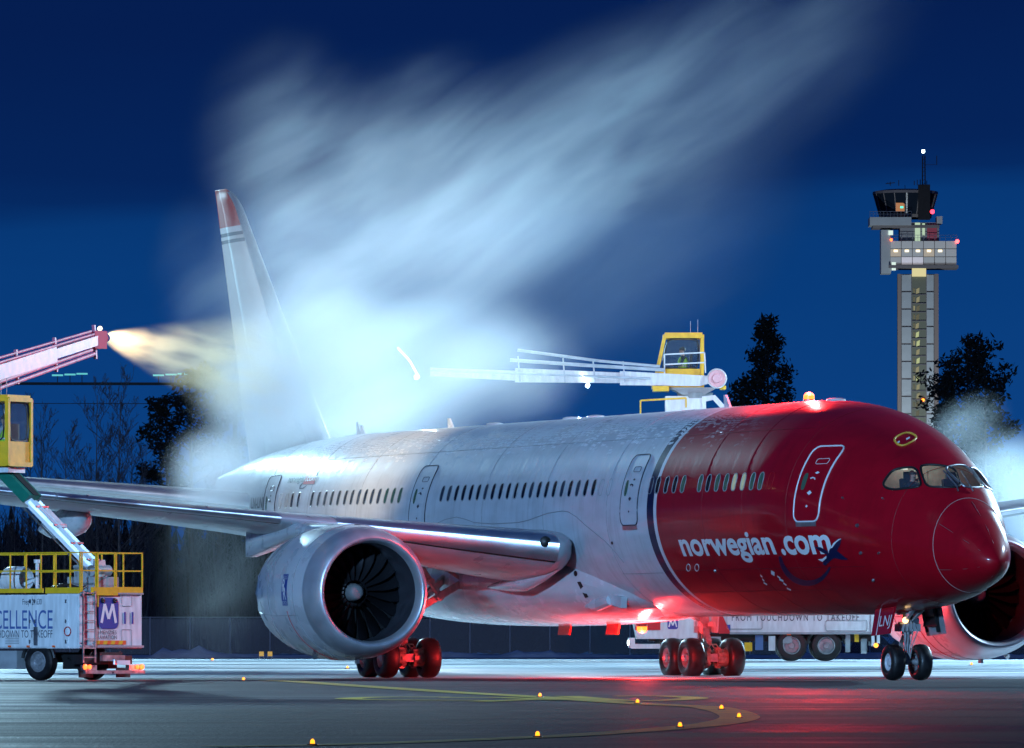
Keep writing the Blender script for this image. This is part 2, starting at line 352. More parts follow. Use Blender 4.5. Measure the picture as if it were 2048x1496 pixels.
# ---- perimeter fence
fe = empty('perimeter_fence', (0, 0, 0)); tag(fe, 'tall grey mesh perimeter fence with white posts behind the snow bank', 'fence')
def meshmat():
    m = mat('fence_mesh', (0.20, 0.22, 0.26), 0.6, metal=0.3, alpha=0.40); return m
FMESH = meshmat(); FPOST = mat('fence_post_galvanised', (0.45, 0.47, 0.5), 0.5, metal=0.3)
fd = 420.0; fz = ground_z(fd); sp = 80 / F * fd; pm = MB(); pm.cyl((0, 0, 0), (0, 0, 2.05), .035, n=8); pme = pm.mesh('post', FPOST); qm = MB(); qm.box((sp / 2, 0, 1.0), (sp - .08, .02, 1.9)); qme = qm.mesh('mesh_panel', FMESH); rm = MB(); rm.cyl((0, 0, 2.02), (sp, 0, 2.02), .025, n=6); rme = rm.mesh('top_rail', FPOST)
k0 = (0 - 1024 - 100) / F * fd
for i in range(29):
    for nm, me in (('post', pme), ('mesh_panel', qme), ('top_rail', rme)): o = link(nm, me, fe); o.location = (k0 + i * sp, fd, fz)

# ---- trees
BARK = mat('pine_bark', (0.055, 0.038, 0.03), 0.9, var=0.3); BIRCHB = mat('birch_bark', (0.26, 0.24, 0.22), 0.8, var=0.4, vscale=8); TWIG = mat('birch_twigs', (0.15, 0.135, 0.13), 0.9)
NEEDLE = mat('pine_needles', (0.010, 0.016, 0.013), 0.9, var=0.4, vscale=1.5); SPRUCE = mat('spruce_needles', (0.008, 0.013, 0.011), 0.9, var=0.4, vscale=0.8)
def needle_clump(mb, c, r, n, rnd):
    for _ in range(n):
        d = Vector((rnd.gauss(0, 1), rnd.gauss(0, 1), rnd.gauss(0, .7))); d *= r * rnd.random() ** .4 / max(d.length, .1); p = c + d
        a = Vector((rnd.uniform(-1, 1), rnd.uniform(-1, 1), rnd.uniform(-.4, 1))).normalized(); b_ = a.cross(Vector((rnd.random(), rnd.random(), rnd.random()))).normalized(); l = rnd.uniform(.16, .34) * min(1.4, r + .35); w = l * .30
        mb.add([p - b_ * w, p + a * l, p + b_ * w, p - a * l * .5], [(0, 1, 2, 3)])
def pine(name, base, h, seed, label, shape='pyramid', lean=0.0, spread=0.3, bare=0.25, group='pine trees'):
    rnd = random.Random(seed); e = empty(name, base); tag(e, label, 'tree', group)
    tr = MB(); path = [Vector((lean * h * t * t + .08 * math.sin(t * 5 + seed), .05 * math.sin(t * 7), h * t)) for t in [i / 10 for i in range(11)]]; tr.tube(path, [max(.03, .24 * (1 - t / 10.4)) * h / 14 for t in range(11)], 8); cr = MB(); lim = MB()
    nb = int((36 if shape == 'pyramid' else 26) * h / 14)
    for i in range(nb):
        t = bare + (1 - bare) * (i + rnd.random()) / nb; 
        if t > .99: t = .99
        p = path[min(10, int(t * 10))].lerp(path[min(10, int(t * 10) + 1)], t * 10 % 1)
        f = ((1 - t) / (1 - bare)) if shape == 'pyramid' else math.sin(math.pi * min(1, .18 + .78 * (t - bare) / (1 - bare))) ** .8
        L_ = h * spread * ((0.10 if shape == 'pyramid' else 0.25) + .95 * f) * rnd.uniform(.5, 1.15); az = rnd.uniform(0, 6.283); up = rnd.uniform(.05, .55) + .5 * t * t
        d = Vector((math.cos(az), math.sin(az), up)).normalized(); q = p + d * L_ * .55 + Vector((0, 0, -.03 * L_)); r_ = p + d * L_ + Vector((0, 0, .06 * L_))
        lim.tube([p, q, r_], [.05 * h / 14, .03 * h / 14, .012], 5)
        for s_ in ((.55, .8, 1.0) if L_ > 1.3 else (.7, 1.0)):
            c = p.lerp(r_, s_) + Vector((rnd.gauss(0, .15), rnd.gauss(0, .15), rnd.gauss(.08, .12))); needle_clump(cr, c, rnd.uniform(.30, .62) * h / 14 * (0.75 + .4 * f), int(26), rnd)
            if s_ > .6:
                sd_ = d.cross(Vector((0, 0, 1))).normalized() * rnd.choice((-1, 1)) * L_ * .28; lim.tube([p.lerp(r_, s_ - .2), c + sd_], [.02, .008], 4); needle_clump(cr, c + sd_, rnd.uniform(.25, .5) * h / 14, 17, rnd)
    for _ in range(5): needle_clump(cr, path[10] + Vector((rnd.gauss(0, .25), rnd.gauss(0, .25), rnd.uniform(-.7, .25))), .4 * h / 14, 26, rnd)
    tr.build('trunk', BARK, e, smooth='all', fixn=False); lim.build('limb', BARK, e, fixn=False); cr.build('crown', NEEDLE, e, fixn=False); return e
def tree_at(px, ytop, d, fn, **kw):
    z0 = ground_z(d); h = CH + (YH - ytop) * d / F - z0; return fn(base=Vector(((px - 1024) / F * d, d, z0)), h=h, **kw)
tree_at(1534, 650, 470, lambda **k: pine('pine_tree', seed=11, label='dark pyramid-shaped pine standing between the yellow cab and the nose beacon', shape='pyramid', spread=.17, bare=.5, **k))
tree_at(1933, 700, 460, lambda **k: pine('pine_tree', seed=23, label='broad dark pine with forked top right of the control tower foot', shape='round', spread=.15, bare=.45, **k))
tree_at(1968, 735, 455, lambda **k: pine('pine_tree', seed=29, label='smaller ragged pine at the right of the broad forked pine', shape='round', spread=.10, bare=.5, **k))
tree_at(1893, 765, 452, lambda **k: pine('pine_tree', seed=31, label='thin pine leaning in front of the tower shaft', shape='round', spread=.055, bare=.5, **k))
tree_at(380, 757, 470, lambda **k: pine('pine_tree', seed=5, label='tall dark pine standing left of the airliner tail', shape='round', spread=.17, bare=.45, **k))
tree_at(335, 806, 465, lambda **k: pine('pine_tree', seed=6, label='shorter pine at the left of the tall pine by the tail', shape='round', spread=.11, bare=.45, **k))
tree_at(440, 800, 480, lambda **k: pine('pine_tree', seed=41, label='pine in the steam just behind the fin root', shape='round', spread=.14, bare=.4, **k))
# bare birches
def birch_mesh(h, seed):
    rnd = random.Random(seed); tr = MB(); tw = MB(); path = [Vector((.12 * math.sin(seed + t * 4) * t, .1 * math.cos(seed * 2 + t * 5) * t, h * t)) for t in [i / 8 for i in range(9)]]; tr.tube(path, [max(.018, .13 * (1 - i / 8.4)) for i in range(9)], 7)
    def br(p, d, L_, r, lv):
        q = p + d * L_ * .5 + Vector((0, 0, .02 * L_)); e = p + d * L_ + Vector((0, 0, .10 * L_)); tw.tube([p, q, e], [r, r * .7, r * .35], 3)
        if lv <= 0: return
        for _ in range(4 if lv > 1 else 3):
            s_ = rnd.uniform(.25, 1.0); o = p.lerp(e, s_); nd = (d + Vector((rnd.gauss(0, .5), rnd.gauss(0, .5), rnd.uniform(-.05, .55)))).normalized(); br(o, nd, L_ * rnd.uniform(.35, .6), max(.013, r * .65), lv - 1)
    for i in range(30):
        t = .24 + .74 * (i + rnd.random()) / 30; p = path[min(7, int(t * 8))].lerp(path[min(8, int(t * 8) + 1)], t * 8 % 1); az = rnd.uniform(0, 6.283); d = Vector((math.cos(az) * .62, math.sin(az) * .62, rnd.uniform(.55, 1.0))).normalized()
        br(p, d, h * rnd.uniform(.12, .22) * (1.25 - t * .8), .045 * (1.2 - t), 3)
    return tr.mesh('trunk', BIRCHB, 'all'), tw.mesh('branches', TWIG)
BM = [birch_mesh(16, s_) for s_ in (1, 2, 3)]
BIRCH = [(85, 822, 468, 0, 'leftmost bare birch, rising right beside the yellow cab'), (130, 880, 462, 2, 'short bare birch between the yellow cab and the twin birches'), (196, 790, 463, 1, 'left of the twin tall bare birches with pale trunks'), (240, 783, 461, 2, 'right of the twin tall bare birches with pale trunks'), (160, 905, 466, 1, 'low bare birch behind the twin birches'), (290, 900, 470, 0, 'low bare birch beside the shorter pine'), (30, 900, 475, 1, 'low bare birch half hidden behind the yellow cab'), (265, 870, 466, 2, 'slim bare birch just right of the twin birches')]
for px, yt, d, k, lb in BIRCH:
    e = empty('birch_tree', (((px - 1024) / F * d), d, ground_z(d)), px * 1.7); h = CH + (YH - yt) * d / F - ground_z(d); e.scale = (h / 16 * 1.0, h / 16 * 1.0, h / 16); tag(e, lb, 'tree', 'bare birches')
    link('trunk', BM[k][0], e); link('branches', BM[k][1], e)
# dark wood behind, reads as one mass
fo_ = MB(); rnd = random.Random(77)
for i in range(380):
    px = rnd.uniform(-120, 1350) if i < 190 else rnd.uniform(1350, 2150) if i < 230 else rnd.uniform(-120, 620); d = rnd.uniform(500, 560); h = rnd.uniform(6.5, 10.5) if px < 1350 else rnd.uniform(5, 7.5); b0 = Vector(((px - 1024) / F * d, d, .6)); 
    for lv in range(9):
        z = h * (.08 + .9 * lv / 9); r_ = h * .17 * (1 - lv / 9.6) * rnd.uniform(.7, 1.2)
        for k in range(9):
            a = rnd.uniform(0, 6.283); w = .35; tip = b0 + Vector((math.cos(a) * r_, math.sin(a) * r_, z - r_ * .35)); s1 = Vector((math.cos(a + 1.57), math.sin(a + 1.57), 0)) * r_ * w; fo_.add([b0 + Vector((0, 0, z + h * .10)), b0 + Vector((0, 0, z)) + (tip - b0 - Vector((0, 0, z))) * .6 + s1, tip, b0 + Vector((0, 0, z)) + (tip - b0 - Vector((0, 0, z))) * .6 - s1], [(0, 1, 2, 3)])
fw = fo_.build('forest', SPRUCE, None, fixn=False); tag(fw, 'dark spruce wood far behind the fence', 'forest', kind='stuff')
# undergrowth of bare saplings in front of the wood
us = MB(); rnd = random.Random(5)
for i in range(420):
    px = rnd.uniform(-80, 520); d = rnd.uniform(455, 490); h = rnd.uniform(3.5, 8.5); b0 = Vector(((px - 1024) / F * d, d, .6)); tip = b0 + Vector((rnd.gauss(0, .4), 0, h)); us.tube([b0, b0.lerp(tip, .5) + Vector((rnd.gauss(0, .15), 0, 0)), tip], [.045, .035, .016], 3)
    for k in range(12):
        s_ = rnd.uniform(.25, .98); o = b0.lerp(tip, s_); us.tube([o, o + Vector((rnd.gauss(0, .55), rnd.gauss(0, .4), rnd.uniform(.3, 1.1)))], [.02, .011], 3)
tag(us.build('sapling_thicket', mat('sapling_bark', (0.060, 0.062, 0.068), 0.9), None, fixn=False), 'thicket of bare grey saplings under the birches', 'thicket', kind='stuff')

# ---- control tower
TD = 1540.0; ts = F / TD
def tw(px, py): return Vector(((px - 1846) / ts, 0, CH + (YH - py) / ts))
to = empty('control_tower', ((1846 - 1024) / ts, TD, 0)); tag(to, 'tall pale control tower with glazed cab and lit balcony on the skyline', 'tower')
CLAD = mat('tower_cladding', (0.42, 0.47, 0.50), 0.5, metal=0.2, var=0.12, vscale=0.3); CONC = mat('tower_dark_edge', (0.16, 0.15, 0.16), 0.6); TGLASS = mat('tower_glass', (0.012, 0.02, 0.035), 0.05, metal=0.2)
WARM_E = emit('stair_lamp_glow', (1.0, 0.9, 0.45), 0.55); WARM2_E = emit('balcony_lamp', (1.0, 0.82, 0.5), 2.2); COOL_E = emit('service_lamp', (0.8, 1.0, 0.9), 0.9)
w0, w1 = (1795 - 1846) / ts, (1877 - 1846) / ts; zt0 = tw(0, 548).z; dd = 7.0
b = MB(); b.box(((w0 + w1) / 2, 3.6, zt0 / 2), (w1 - w0 - .5, 6.6, zt0)); b.build('core', CONC, to)
for xa, xb in ((1795, 1802), (1869, 1877)):
    b = MB(); xa, xb = (xa - 1846) / ts, (xb - 1846) / ts; b.box(((xa + xb) / 2, .2, zt0 / 2), (xb - xa, .9, zt0)); b.build('edge_column', mat('edge_column_brown', (0.22, 0.18, 0.17), 0.6), to)
npan = 22
pm_ = {}
for i in range(npan):
    z0, z1 = zt0 * i / npan, zt0 * (i + 1) / npan
    if CH + 0 > z1 + 40: continue
    if z1 < 30: continue
    for xa, xb in ((1803, 1823), (1853, 1868)):
        key = (xa, xb)
        if key not in pm_:
            m_ = MB(); m_.box((0, 0, 0), ((xb - xa) / ts - .12, .25, (z1 - z0) - .3)); pm_[key] = m_.mesh('cladding_panel', CLAD)
        o = link('cladding_panel', pm_[key], to); o.location = (((xa + xb) / 2 - 1846) / ts, .22, (z0 + z1) / 2)
# glazed stair shaft with lit flights
b = MB(); b.box(((1838 - 1846) / ts, .32, zt0 / 2), (28 / ts, .12, zt0)); b.build('stair_shaft', mat('stair_shaft_glass', (0.16, 0.17, 0.13), 0.35), to)
rnd = random.Random(3); z = 30
GL = [emit('stair_glow_%d' % k, c, e_) for k, (c, e_) in enumerate((((1, .92, .5), .10), ((1, .92, .5), .24), ((.85, .95, .45), .5)))]
while z < zt0 - 3:
    x0 = (1834.5 - 1846) / ts + rnd.uniform(-.05, .15); g = rnd.choice((0, 0, 1, 1, 2))
    b = MB(); b.add([Vector((x0 - .3, .2, z)), Vector((x0 + .32, .2, z + .2)), Vector((x0 + .38, .2, z + 1.25)), Vector((x0 - .22, .2, z + .95))], [(0, 1, 2, 3)]); b.build('lit_stair_pane', GL[g], to, fixn=False)
    if rnd.random() < .75: b = MB(); b.add([Vector((-1.85, .2, z + .2)), Vector((-1.55, .2, z + .2)), Vector((-1.55, .2, z + 1.1)), Vector((-1.85, .2, z + 1.1))], [(0, 1, 2, 3)]); b.build('landing_window', GL[rnd.choice((0, 0, 1))], to, fixn=False)
    b = MB(); b.box(((1838 - 1846) / ts, .15, z - .15), (2.7, .2, .14)); b.build('stair_floor', CONC, to)
    z += 1.7
b = MB(); p0, p1 = tw(1824, 553), tw(1852, 535); b.box(((p0.x + p1.x) / 2, -.1, (p0.z + p1.z) / 2), (p1.x - p0.x, .5, p1.z - p0.z)); b.build('stair_head', emit('stair_head_glow', (1, .9, .45), .7), to)
b = MB(); b.lathe([(0, .3), (.1, .28), (.3, .001)], tw(1846, 800) + Vector((0, -.2, 0)), (0, -1, 0), 10); b.build('warning_lamp', emit('tower_amber', (1, .22, .02), 5), to)
# balcony box
pa, pb = tw(1780, 482), tw(1913, 530); bw = pb.x - pa.x; bh = pa.z - pb.z
b = MB(); b.box(((pa.x + pb.x) / 2, 3.0, (pa.z + pb.z) / 2), (bw - .1, 7.4, bh - .3)); b.box(((pa.x + pb.x) / 2, 2.8, pb.z - .35), (bw + .6, 8.2, .6)); b.build('balcony', CONC, to)
BAL = [mat('balcony_panel_%d' % i, c, .35, emis=c2, estr=e_) for i, (c, c2, e_) in enumerate([((.36, .40, .44), (.65, .66, .62), .16), ((.5, .5, .6), (.85, .82, .85), .34), ((.40, .38, .36), (1, .8, .5), .24)])]
for i in range(6):
    for j in range(3):
        x0 = pa.x + bw * i / 6; z0 = pb.z + bh * j / 3; b = MB(); b.box((x0 + bw / 12, -.8, z0 + bh / 6), (bw / 6 - .14, .16, bh / 3 - .12)); b.build('balcony_pane', BAL[(1 if (i in (1, 2) and j == 0) else 2 if j == 1 and i in (0, 3) else 0)], to)
    if i < 5:
        b = MB(); b.box((pa.x + bw * (i + .5) / 6, -.95, pb.z + bh * .58), (.75, .12, .42)); b.build('balcony_lamp', WARM2_E, to)
# side lift block
pa, pb = tw(1762, 460), tw(1782, 547); b = MB(); b.box(((pa.x + pb.x) / 2, 2.2, (pa.z + pb.z) / 2), (pb.x - pa.x, 5.6, pa.z - pb.z)); b.build('lift_block', CLAD, to)
b = MB(); b.box(tw(1787, 533) + Vector((0, -.9, 0)), (.8, .1, 1.6)); b.box(tw(1781, 466) + Vector((0, -.9, 0)), (.9, .1, .9)); b.build_each('service_lamp', COOL_E, to)
b = MB(); b.lathe([(0, .28), (.5, .001)], tw(1782, 480) + Vector((0, -1.1, 0)), (0, -1, 0), 10); b.build('warning_lamp', emit('tower_orange', (1, .12, .02), 5), to)
# neck
pa, pb = tw(1800, 445), tw(1878, 484); b = MB(); b.box(((pa.x + pb.x) / 2, 3, (pa.z + pb.z) / 2), (pb.x - pa.x, 6.4, pa.z - pb.z)); b.build('neck', mat('neck_panel', (.24, .25, .28), .6), to)
b = MB(); b.box(tw(1864, 466) + Vector((0, -.3, 0)), (1.9, .2, 3.4)); b.build('neck_red_panel', mat('red_lit_panel', (.45, .08, .12), .5), to)
b = MB(); b.box(tw(1835, 464) + Vector((0, -.3, 0)), (1.0, .2, 3.6)); b.box(tw(1847, 459) + Vector((0, -.3, 0)), (.5, .2, 2.4)); b.build_each('neck_window', emit('neck_glow', (.75, 1, .7), .6), to)
# gallery ring
pa, pb = tw(1739, 435), tw(1822, 451); b = MB(); b.box(((pa.x + pb.x) / 2, 2.4, (pa.z + pb.z) / 2), (pb.x - pa.x, 7.6, pa.z - pb.z)); b.box(tw(1879, 440) + Vector((0, 2, 0)), (1.1, 5, 1.4)); b.build_each('gallery', CLAD, to)
b = MB(); b.box(tw(1812, 450) + Vector((0, 3, -.3)), (13.0, 7, .6)); b.build('gallery_floor', CONC, to)
b = MB()
for (xa, xb, yy, yd) in ((1739, 1822, 435, -1.4), (1780, 1913, 482, -.85)):
    a, c = tw(xa, yy), tw(xb, yy); n_ = 12
    b.bar((a.x, yd, a.z + 1.1), (c.x, yd, a.z + 1.1), .07); b.bar((a.x, yd, a.z + .6), (c.x, yd, a.z + .6), .05)
    for k in range(n_ + 1): x_ = a.x + (c.x - a.x) * k / n_; b.bar((x_, yd, a.z), (x_, yd, a.z + 1.1), .06)
b.build_each('handrail', STEEL, to)
# visual control room: inclined octagonal glazing
ca = tw(1813, 428); ct = tw(1813, 386); rb, rt = 5.1, 6.25
cab = MB(); cab.lathe([(0, rb), (.8, rb + .1)], ca + Vector((0, 4.6, -.6)), (0, 0, 1), 8); cab.build('control_room_base', CONC, to)
cab = MB(); cab.lathe([(0, rb - .1), (ct.z - ca.z, rt - .1)], ca + Vector((0, 4.6, 0)), (0, 0, 1), 16); cab.build('control_room_interior', mat('control_room_dark', (.03, .032, .04), .8), to)
for k in range(16):
    a0, a1 = 2 * math.pi * k / 16, 2 * math.pi * (k + 1) / 16; c0, c1 = ca + Vector((0, 4.6, 0)), ct + Vector((0, 4.6, 0))
    q = [c0 + Vector((math.cos(a0) * rb, math.sin(a0) * rb, 0)), c0 + Vector((math.cos(a1) * rb, math.sin(a1) * rb, 0)), c1 + Vector((math.cos(a1) * rt, math.sin(a1) * rt, 0)), c1 + Vector((math.cos(a0) * rt, math.sin(a0) * rt, 0))]
    b = MB(); b.prism(q, (0, 0, .001)); b.v = b.v[:4]; b.f = [(0, 1, 2, 3)]; b.m = [0]; b.build('control_room_pane', TGLASS, to, fixn=False)
    b = MB(); b.bar(q[0], q[3], .16 if k not in (12, 15) else .32); b.build('mullion', CONC if k not in (12, 15) else STEEL, to)
b = MB(); b.box(tw(1800, 415) + Vector((0, -.9, 0)), (1.7, .1, 1.7)); b.build('lit_desk', emit('desk_glow', (.8, .35, .15), .5), to)
b = MB(); b.box(tw(1803, 415) + Vector((0, -1.1, 0)), (.6, .1, .4)); b.build('green_lamp', emit('green_lamp_glow', (.1, .9, .6), 1.6), to)
b = MB(); b.lathe([(0, .45), (.3, .001)], tw(1864, 424) + Vector((0, -1.2, 0)), (0, -1, 0), 10); b.build('warning_lamp', emit('tower_red', (1, .03, .06), 6), to)
b = MB(); b.lathe([(0, rt + .15), (.5, rt + .1), (.9, rt - 2.2), (1.0, .001)], ct + Vector((0, 4.6, 0)), (0, 0, 1), 16); b.build('control_room_roof', CONC, to)
# mast, aerials and top lamp
b = MB(); m0, m1 = tw(1848, 440), tw(1847, 312)
b.box(((m0.x + m1.x) / 2, -1.0, (m0.z + tw(0, 370).z) / 2), (2.3, 1.5, tw(0, 370).z - m0.z))
for dx in (-.35, .35):
    for dy in (-.35, .35): b.bar((m1.x + dx, -1 + dy, m0.z), (m1.x + dx * .6, -1 + dy * .6, m1.z), .14)
z = tw(0, 372).z
while z < m1.z: b.bar((m1.x - .35, -1.35, z), (m1.x + .35, -1.35, z + .7), .08); z += .8
b.build('mast', BLACKM, to)
b = MB()
for px, y0, y1 in ((1828, 371, 362), (1834, 371, 360), (1840, 371, 359), (1853, 371, 362), (1873, 330, 312), (1797, 372, 361), (1780, 372, 364), (1775, 366, 365)): p = tw(px, y0); b.bar((p.x, -1, p.z), (p.x, -1, tw(px, y1).z), .14)
p = tw(1780, 368); b.bar((p.x - .9, -1, p.z), (p.x + .9, -1, p.z + .2), .14); b.bar((m1.x, -1, tw(0, 330).z), (tw(1873, 0).x, -1, tw(0, 330).z), .06); b.bar((tw(1812, 0).x, 4, ct.z + .9), (tw(1812, 0).x, 4, ct.z + 1.8), .1)
b.build_each('aerial', BLACKM, to)
b = MB(); b.lathe([(-.35, .18), (-.15, .30), (.15, .30), (.3, .15), (.35, .001)], tw(1846, 303) + Vector((0, -1, 0)), (0, 0, 1), 14); b.build('top_lamp', emit('tower_top_lamp', (.65, .95, 1), 14), to, smooth=True)
b = MB(); b.lathe([(-.4, .2), (-.1, .38), (.2, .34), (.4, .001)], tw(1914, 483) + Vector((0, -1, 0)), (0, 0, 1), 12); b.build('obstruction_lamp', emit('tower_obstruction', (1, .05, .05), 9), to, smooth=True)

# ---- far light gantry behind the trees, left
gd = 640.0
ge = empty('light_gantry', (0, 0, 0)); tag(ge, 'thin dark overhead gantry carrying two cyan light bars above the birches', 'gantry')
b = MB(); a, c = at(-60, 767, gd), at(470, 768, gd); b.bar(a, c, .25, .22); b.bar(a + Vector((0, 0, -1.6)), c + Vector((0, 0, -1.6)), .14, .05)
for px in (-60, 470): q = at(px, 767, gd); b.bar((q.x, q.y, .65), q, .35)
b.build('beam', BLACKM, ge)
for x0 in (96, 298):
    for dx, l in ((8, 22), (33, 22), (57, 22)):
        a, c = at(x0 + dx, 751 - dx * .06, gd), at(x0 + dx + l, 751 - dx * .06, gd); b = MB(); b.bar(a, c, .2, .13); b.build('light_bar', emit('gantry_cyan', (.15, .72, .75), .8), ge); b = MB(); m = a.lerp(c, .5); b.bar((m.x, m.y, m.z), (m.x, m.y, at(0, 767, gd).z), .06); b.build('hanger', BLACKM, ge)

# ---- floodlight masts standing outside the picture
def flood_mast(p, h, aim, energy, color, size, label, cone=60):
    p = Vector(p); p.z = ground_z(p.y); e = empty('floodlight_mast', p); tag(e, label, 'floodlight', 'apron floodlight masts')
    b = MB(); b.cyl((0, 0, 0), (0, 0, h), .28, .14, 12); b.build('pole', STEEL, e, smooth=True)
    d = (Vector(aim) - (p + Vector((0, 0, h)))).normalized(); q = d.to_track_quat('-Z', 'Y')
    b = MB(); b.bar((-1.4, 0, h + .1), (1.4, 0, h + .1), .15); b.build('crossarm', STEEL, e)
    for k in (-1, 0, 1):
        b = MB(); c = Vector((k * 1.1, 0, h + .3)) - d * .15; mq = q.to_matrix()
        b.add([c + mq @ Vector((x, y, z)) for x in (-.4, .4) for y in (-.3, .3) for z in (-.1, .12)], [(0, 1, 3, 2), (4, 6, 7, 5), (0, 4, 5, 1), (2, 3, 7, 6), (0, 2, 6, 4), (1, 5, 7, 3)]); b.build('lamp_head', BLACKM, e)
    l = bpy.data.lights.new('floodlight', 'SPOT'); l.energy = energy; l.color = color; l.spot_size = R(cone); l.spot_blend = .6; l.shadow_soft_size = size
    lo = bpy.data.objects.new('floodlight', l); col.objects.link(lo); lo.parent = e; lo.location = Vector((0, 0, h + .3)) + d * .35; lo.rotation_mode = 'QUATERNION'; lo.rotation_quaternion = q
    return e
flood_mast((46, 300, 0), 24, (6, 266, 3), 400000, (.46, .79, 1.0), 1.2, 'floodlight mast right of the pad, outside the picture', 75)
flood_mast((-31, 324, 0), 26, (-4, 266, 5), 240000, (.46, .80, 1.0), 1.2, 'floodlight mast left of the pad, outside the picture', 75)
flood_mast((-34, 108, 0), 24, (-2, 236, 4), 500000, (.30, .59, 1.0), 1.5, 'floodlight mast on the near left side, outside the picture', 46)
flood_mast((58, 244, 0), 33, (8, 232, 3), 200000, (.50, .76, 1.0), 1.2, 'floodlight mast off the nose, outside the picture', 115)
# uplight washing the tower shaft
up = empty('tower_uplight', (to.location.x - 14, TD - 70, .65)); tag(up, 'ground floodlight washing the control tower, hidden behind the trees', 'floodlight')
b = MB(); b.box((0, 0, .35), (1.2, .6, .7), (R(-30), 0, 0)); b.build('lamp_head', BLACKM, up)
l = bpy.data.lights.new('tower_uplight', 'SPOT'); l.energy = 260000; l.color = (.80, .92, 1); l.spot_size = R(60); l.spot_blend = .6; l.shadow_soft_size = .6
lo = bpy.data.objects.new('tower_uplight', l); col.objects.link(lo); lo.parent = up; lo.location = (0, .2, 1.0); lo.rotation_mode = 'QUATERNION'; lo.rotation_quaternion = (Vector((14, 70, 62))).to_track_quat('-Z', 'Y')
# ================================================================== the airliner
AC = empty('airliner', AC_LOC, AC_ROT)
tag(AC, 'twin-engine white airliner with red nose and beacons lit, being de-iced', 'airplane')

def _prof(s, p, q): s = min(max(s, 0.0), 1.0); return (1 - (1 - s) ** p) ** (1 / q)
NV = (3.152, 12.338, 2.522, 1.039, 8.437, 2.073, 1.82, 10.079, 1.925, 1.141)
def smooth01(t): t = min(max(t, 0.0), 1.0); return t * t * (3 - 2 * t)
TIP = 0.2
def sect(X):
    x = -X
    if x < 2.5: x = max(1e-6, (x - TIP) * 2.5 / (2.5 - TIP))
    z0, Lt, pt, qt, Lb, pb, qb, Lw, pw, qw = NV
    zt = z0 + (7.72 - z0) * _prof(x / Lt, pt, qt); zb = z0 - (z0 - 1.78) * _prof(x / Lb, pb, qb); hw = 2.885 * _prof(x / Lw, pw, qw)
    zw = z0 + (4.75 - z0) * min(x / 9, 1)
    if x < 1.8:                                   # round off the very tip
        k = math.sqrt(max(x, 0) / 1.8); b = (1 - x / 1.8) ** 1.3 * 0.95
        zt += b * k * 0.45; zb -= b * k * 0.15; hw += b * k * 0.6
    if x > 39:
        t = (x - 39) / 22.5
        zb += (5.95 - 1.78) * t ** 1.75; hw *= 1 - 0.9 * min(t, 1) ** 1.9
        zw += (6.3 - 4.75) * t ** 1.6
    if x > 47: zt -= 1.05 * ((x - 47) / 14.5) ** 2
    return zt, zb, hw, zw
def skin_ang(X, a, off=0.0):
    zt, zb, hw, zw = sect(X); c, s_ = math.cos(a), math.sin(a); h = (zt - zw) if s_ > 0 else (zw - zb)
    return Vector((X, hw * c, zw + h * s_))
def skin(X, z, side=-1, off=0.0):
    zt, zb, hw, zw = sect(X); h = (zt - zw) if z > zw else (zw - zb); s_ = max(-0.9999, min(0.9999, (z - zw) / h))
    y = hw * math.sqrt(1 - s_ * s_)
    p = Vector((X, side * y, z))
    if off:
        e = 0.02
        def y_(X2, z2):
            zt, zb, hw, zw = sect(X2); h = (zt - zw) if z2 > zw else (zw - zb); s2 = max(-0.9999, min(0.9999, (z2 - zw) / h)); return hw * math.sqrt(1 - s2 * s2)
        dyx = (y_(X + e, z) - y_(X - e, z)) / (2 * e); dyz = (y_(X, z + e) - y_(X, z - e)) / (2 * e)
        n = Vector((-dyx, 1, -dyz)).normalized(); n.y *= side
        p += n * off
    return p
def inside(p):
    if p.x > -TIP - 0.001 or p.x < -61.4: return 9.0
    zt, zb, hw, zw = sect(p.x); h = (zt - zw) if p.z > zw else (zw - zb)
    return (p.y / hw) ** 2 + ((p.z - zw) / h) ** 2 - 1
def hit(px, py, off=0.0):
    o = Vector((0, 0, CH)); d = Vector(((px - 1024) / F, 1, (YH - py) / F)); t = 195.0; prev = t
    while t < 290:
        if inside(to_ac(o + d * t)) < 0:
            lo, hi = prev, t
            for _ in range(24):
                m = (lo + hi) / 2
                if inside(to_ac(o + d * m)) < 0: hi = m
                else: lo = m
            p = to_ac(o + d * hi)
            if off:
                e = 0.02
                n = Vector((inside(p + Vector((-e, 0, 0))) - inside(p + Vector((-2 * e, 0, 0))), inside(p + Vector((0, e, 0))) - inside(p - Vector((0, e, 0))), inside(p + Vector((0, 0, e))) - inside(p - Vector((0, 0, e)))))
                n.x = (inside(p + Vector((min(e, -p.x * 0.4), 0, 0))) - inside(p - Vector((e, 0, 0)))); n = n.normalized()
                p = p + n * off
            return p
        prev = t; t += 0.15
    return None
def dens(poly, step, closed=True):
    out = []; n = len(poly)
    for i in range(n if closed else n - 1):
        a, b = Vector(poly[i]), Vector(poly[(i + 1) % n]); k = max(1, int((b - a).length / step))
        out += [a.lerp(b, j / k) for j in range(k)]
    if not closed: out.append(Vector(poly[-1]))
    return out
def rounded(poly, k=2):
    for _ in range(k):
        q = []
        for i in range(len(poly)):
            a, b = Vector(poly[i]), Vector(poly[(i + 1) % len(poly)]); q += [a.lerp(b, 0.25), a.lerp(b, 0.75)]
        poly = q
    return poly
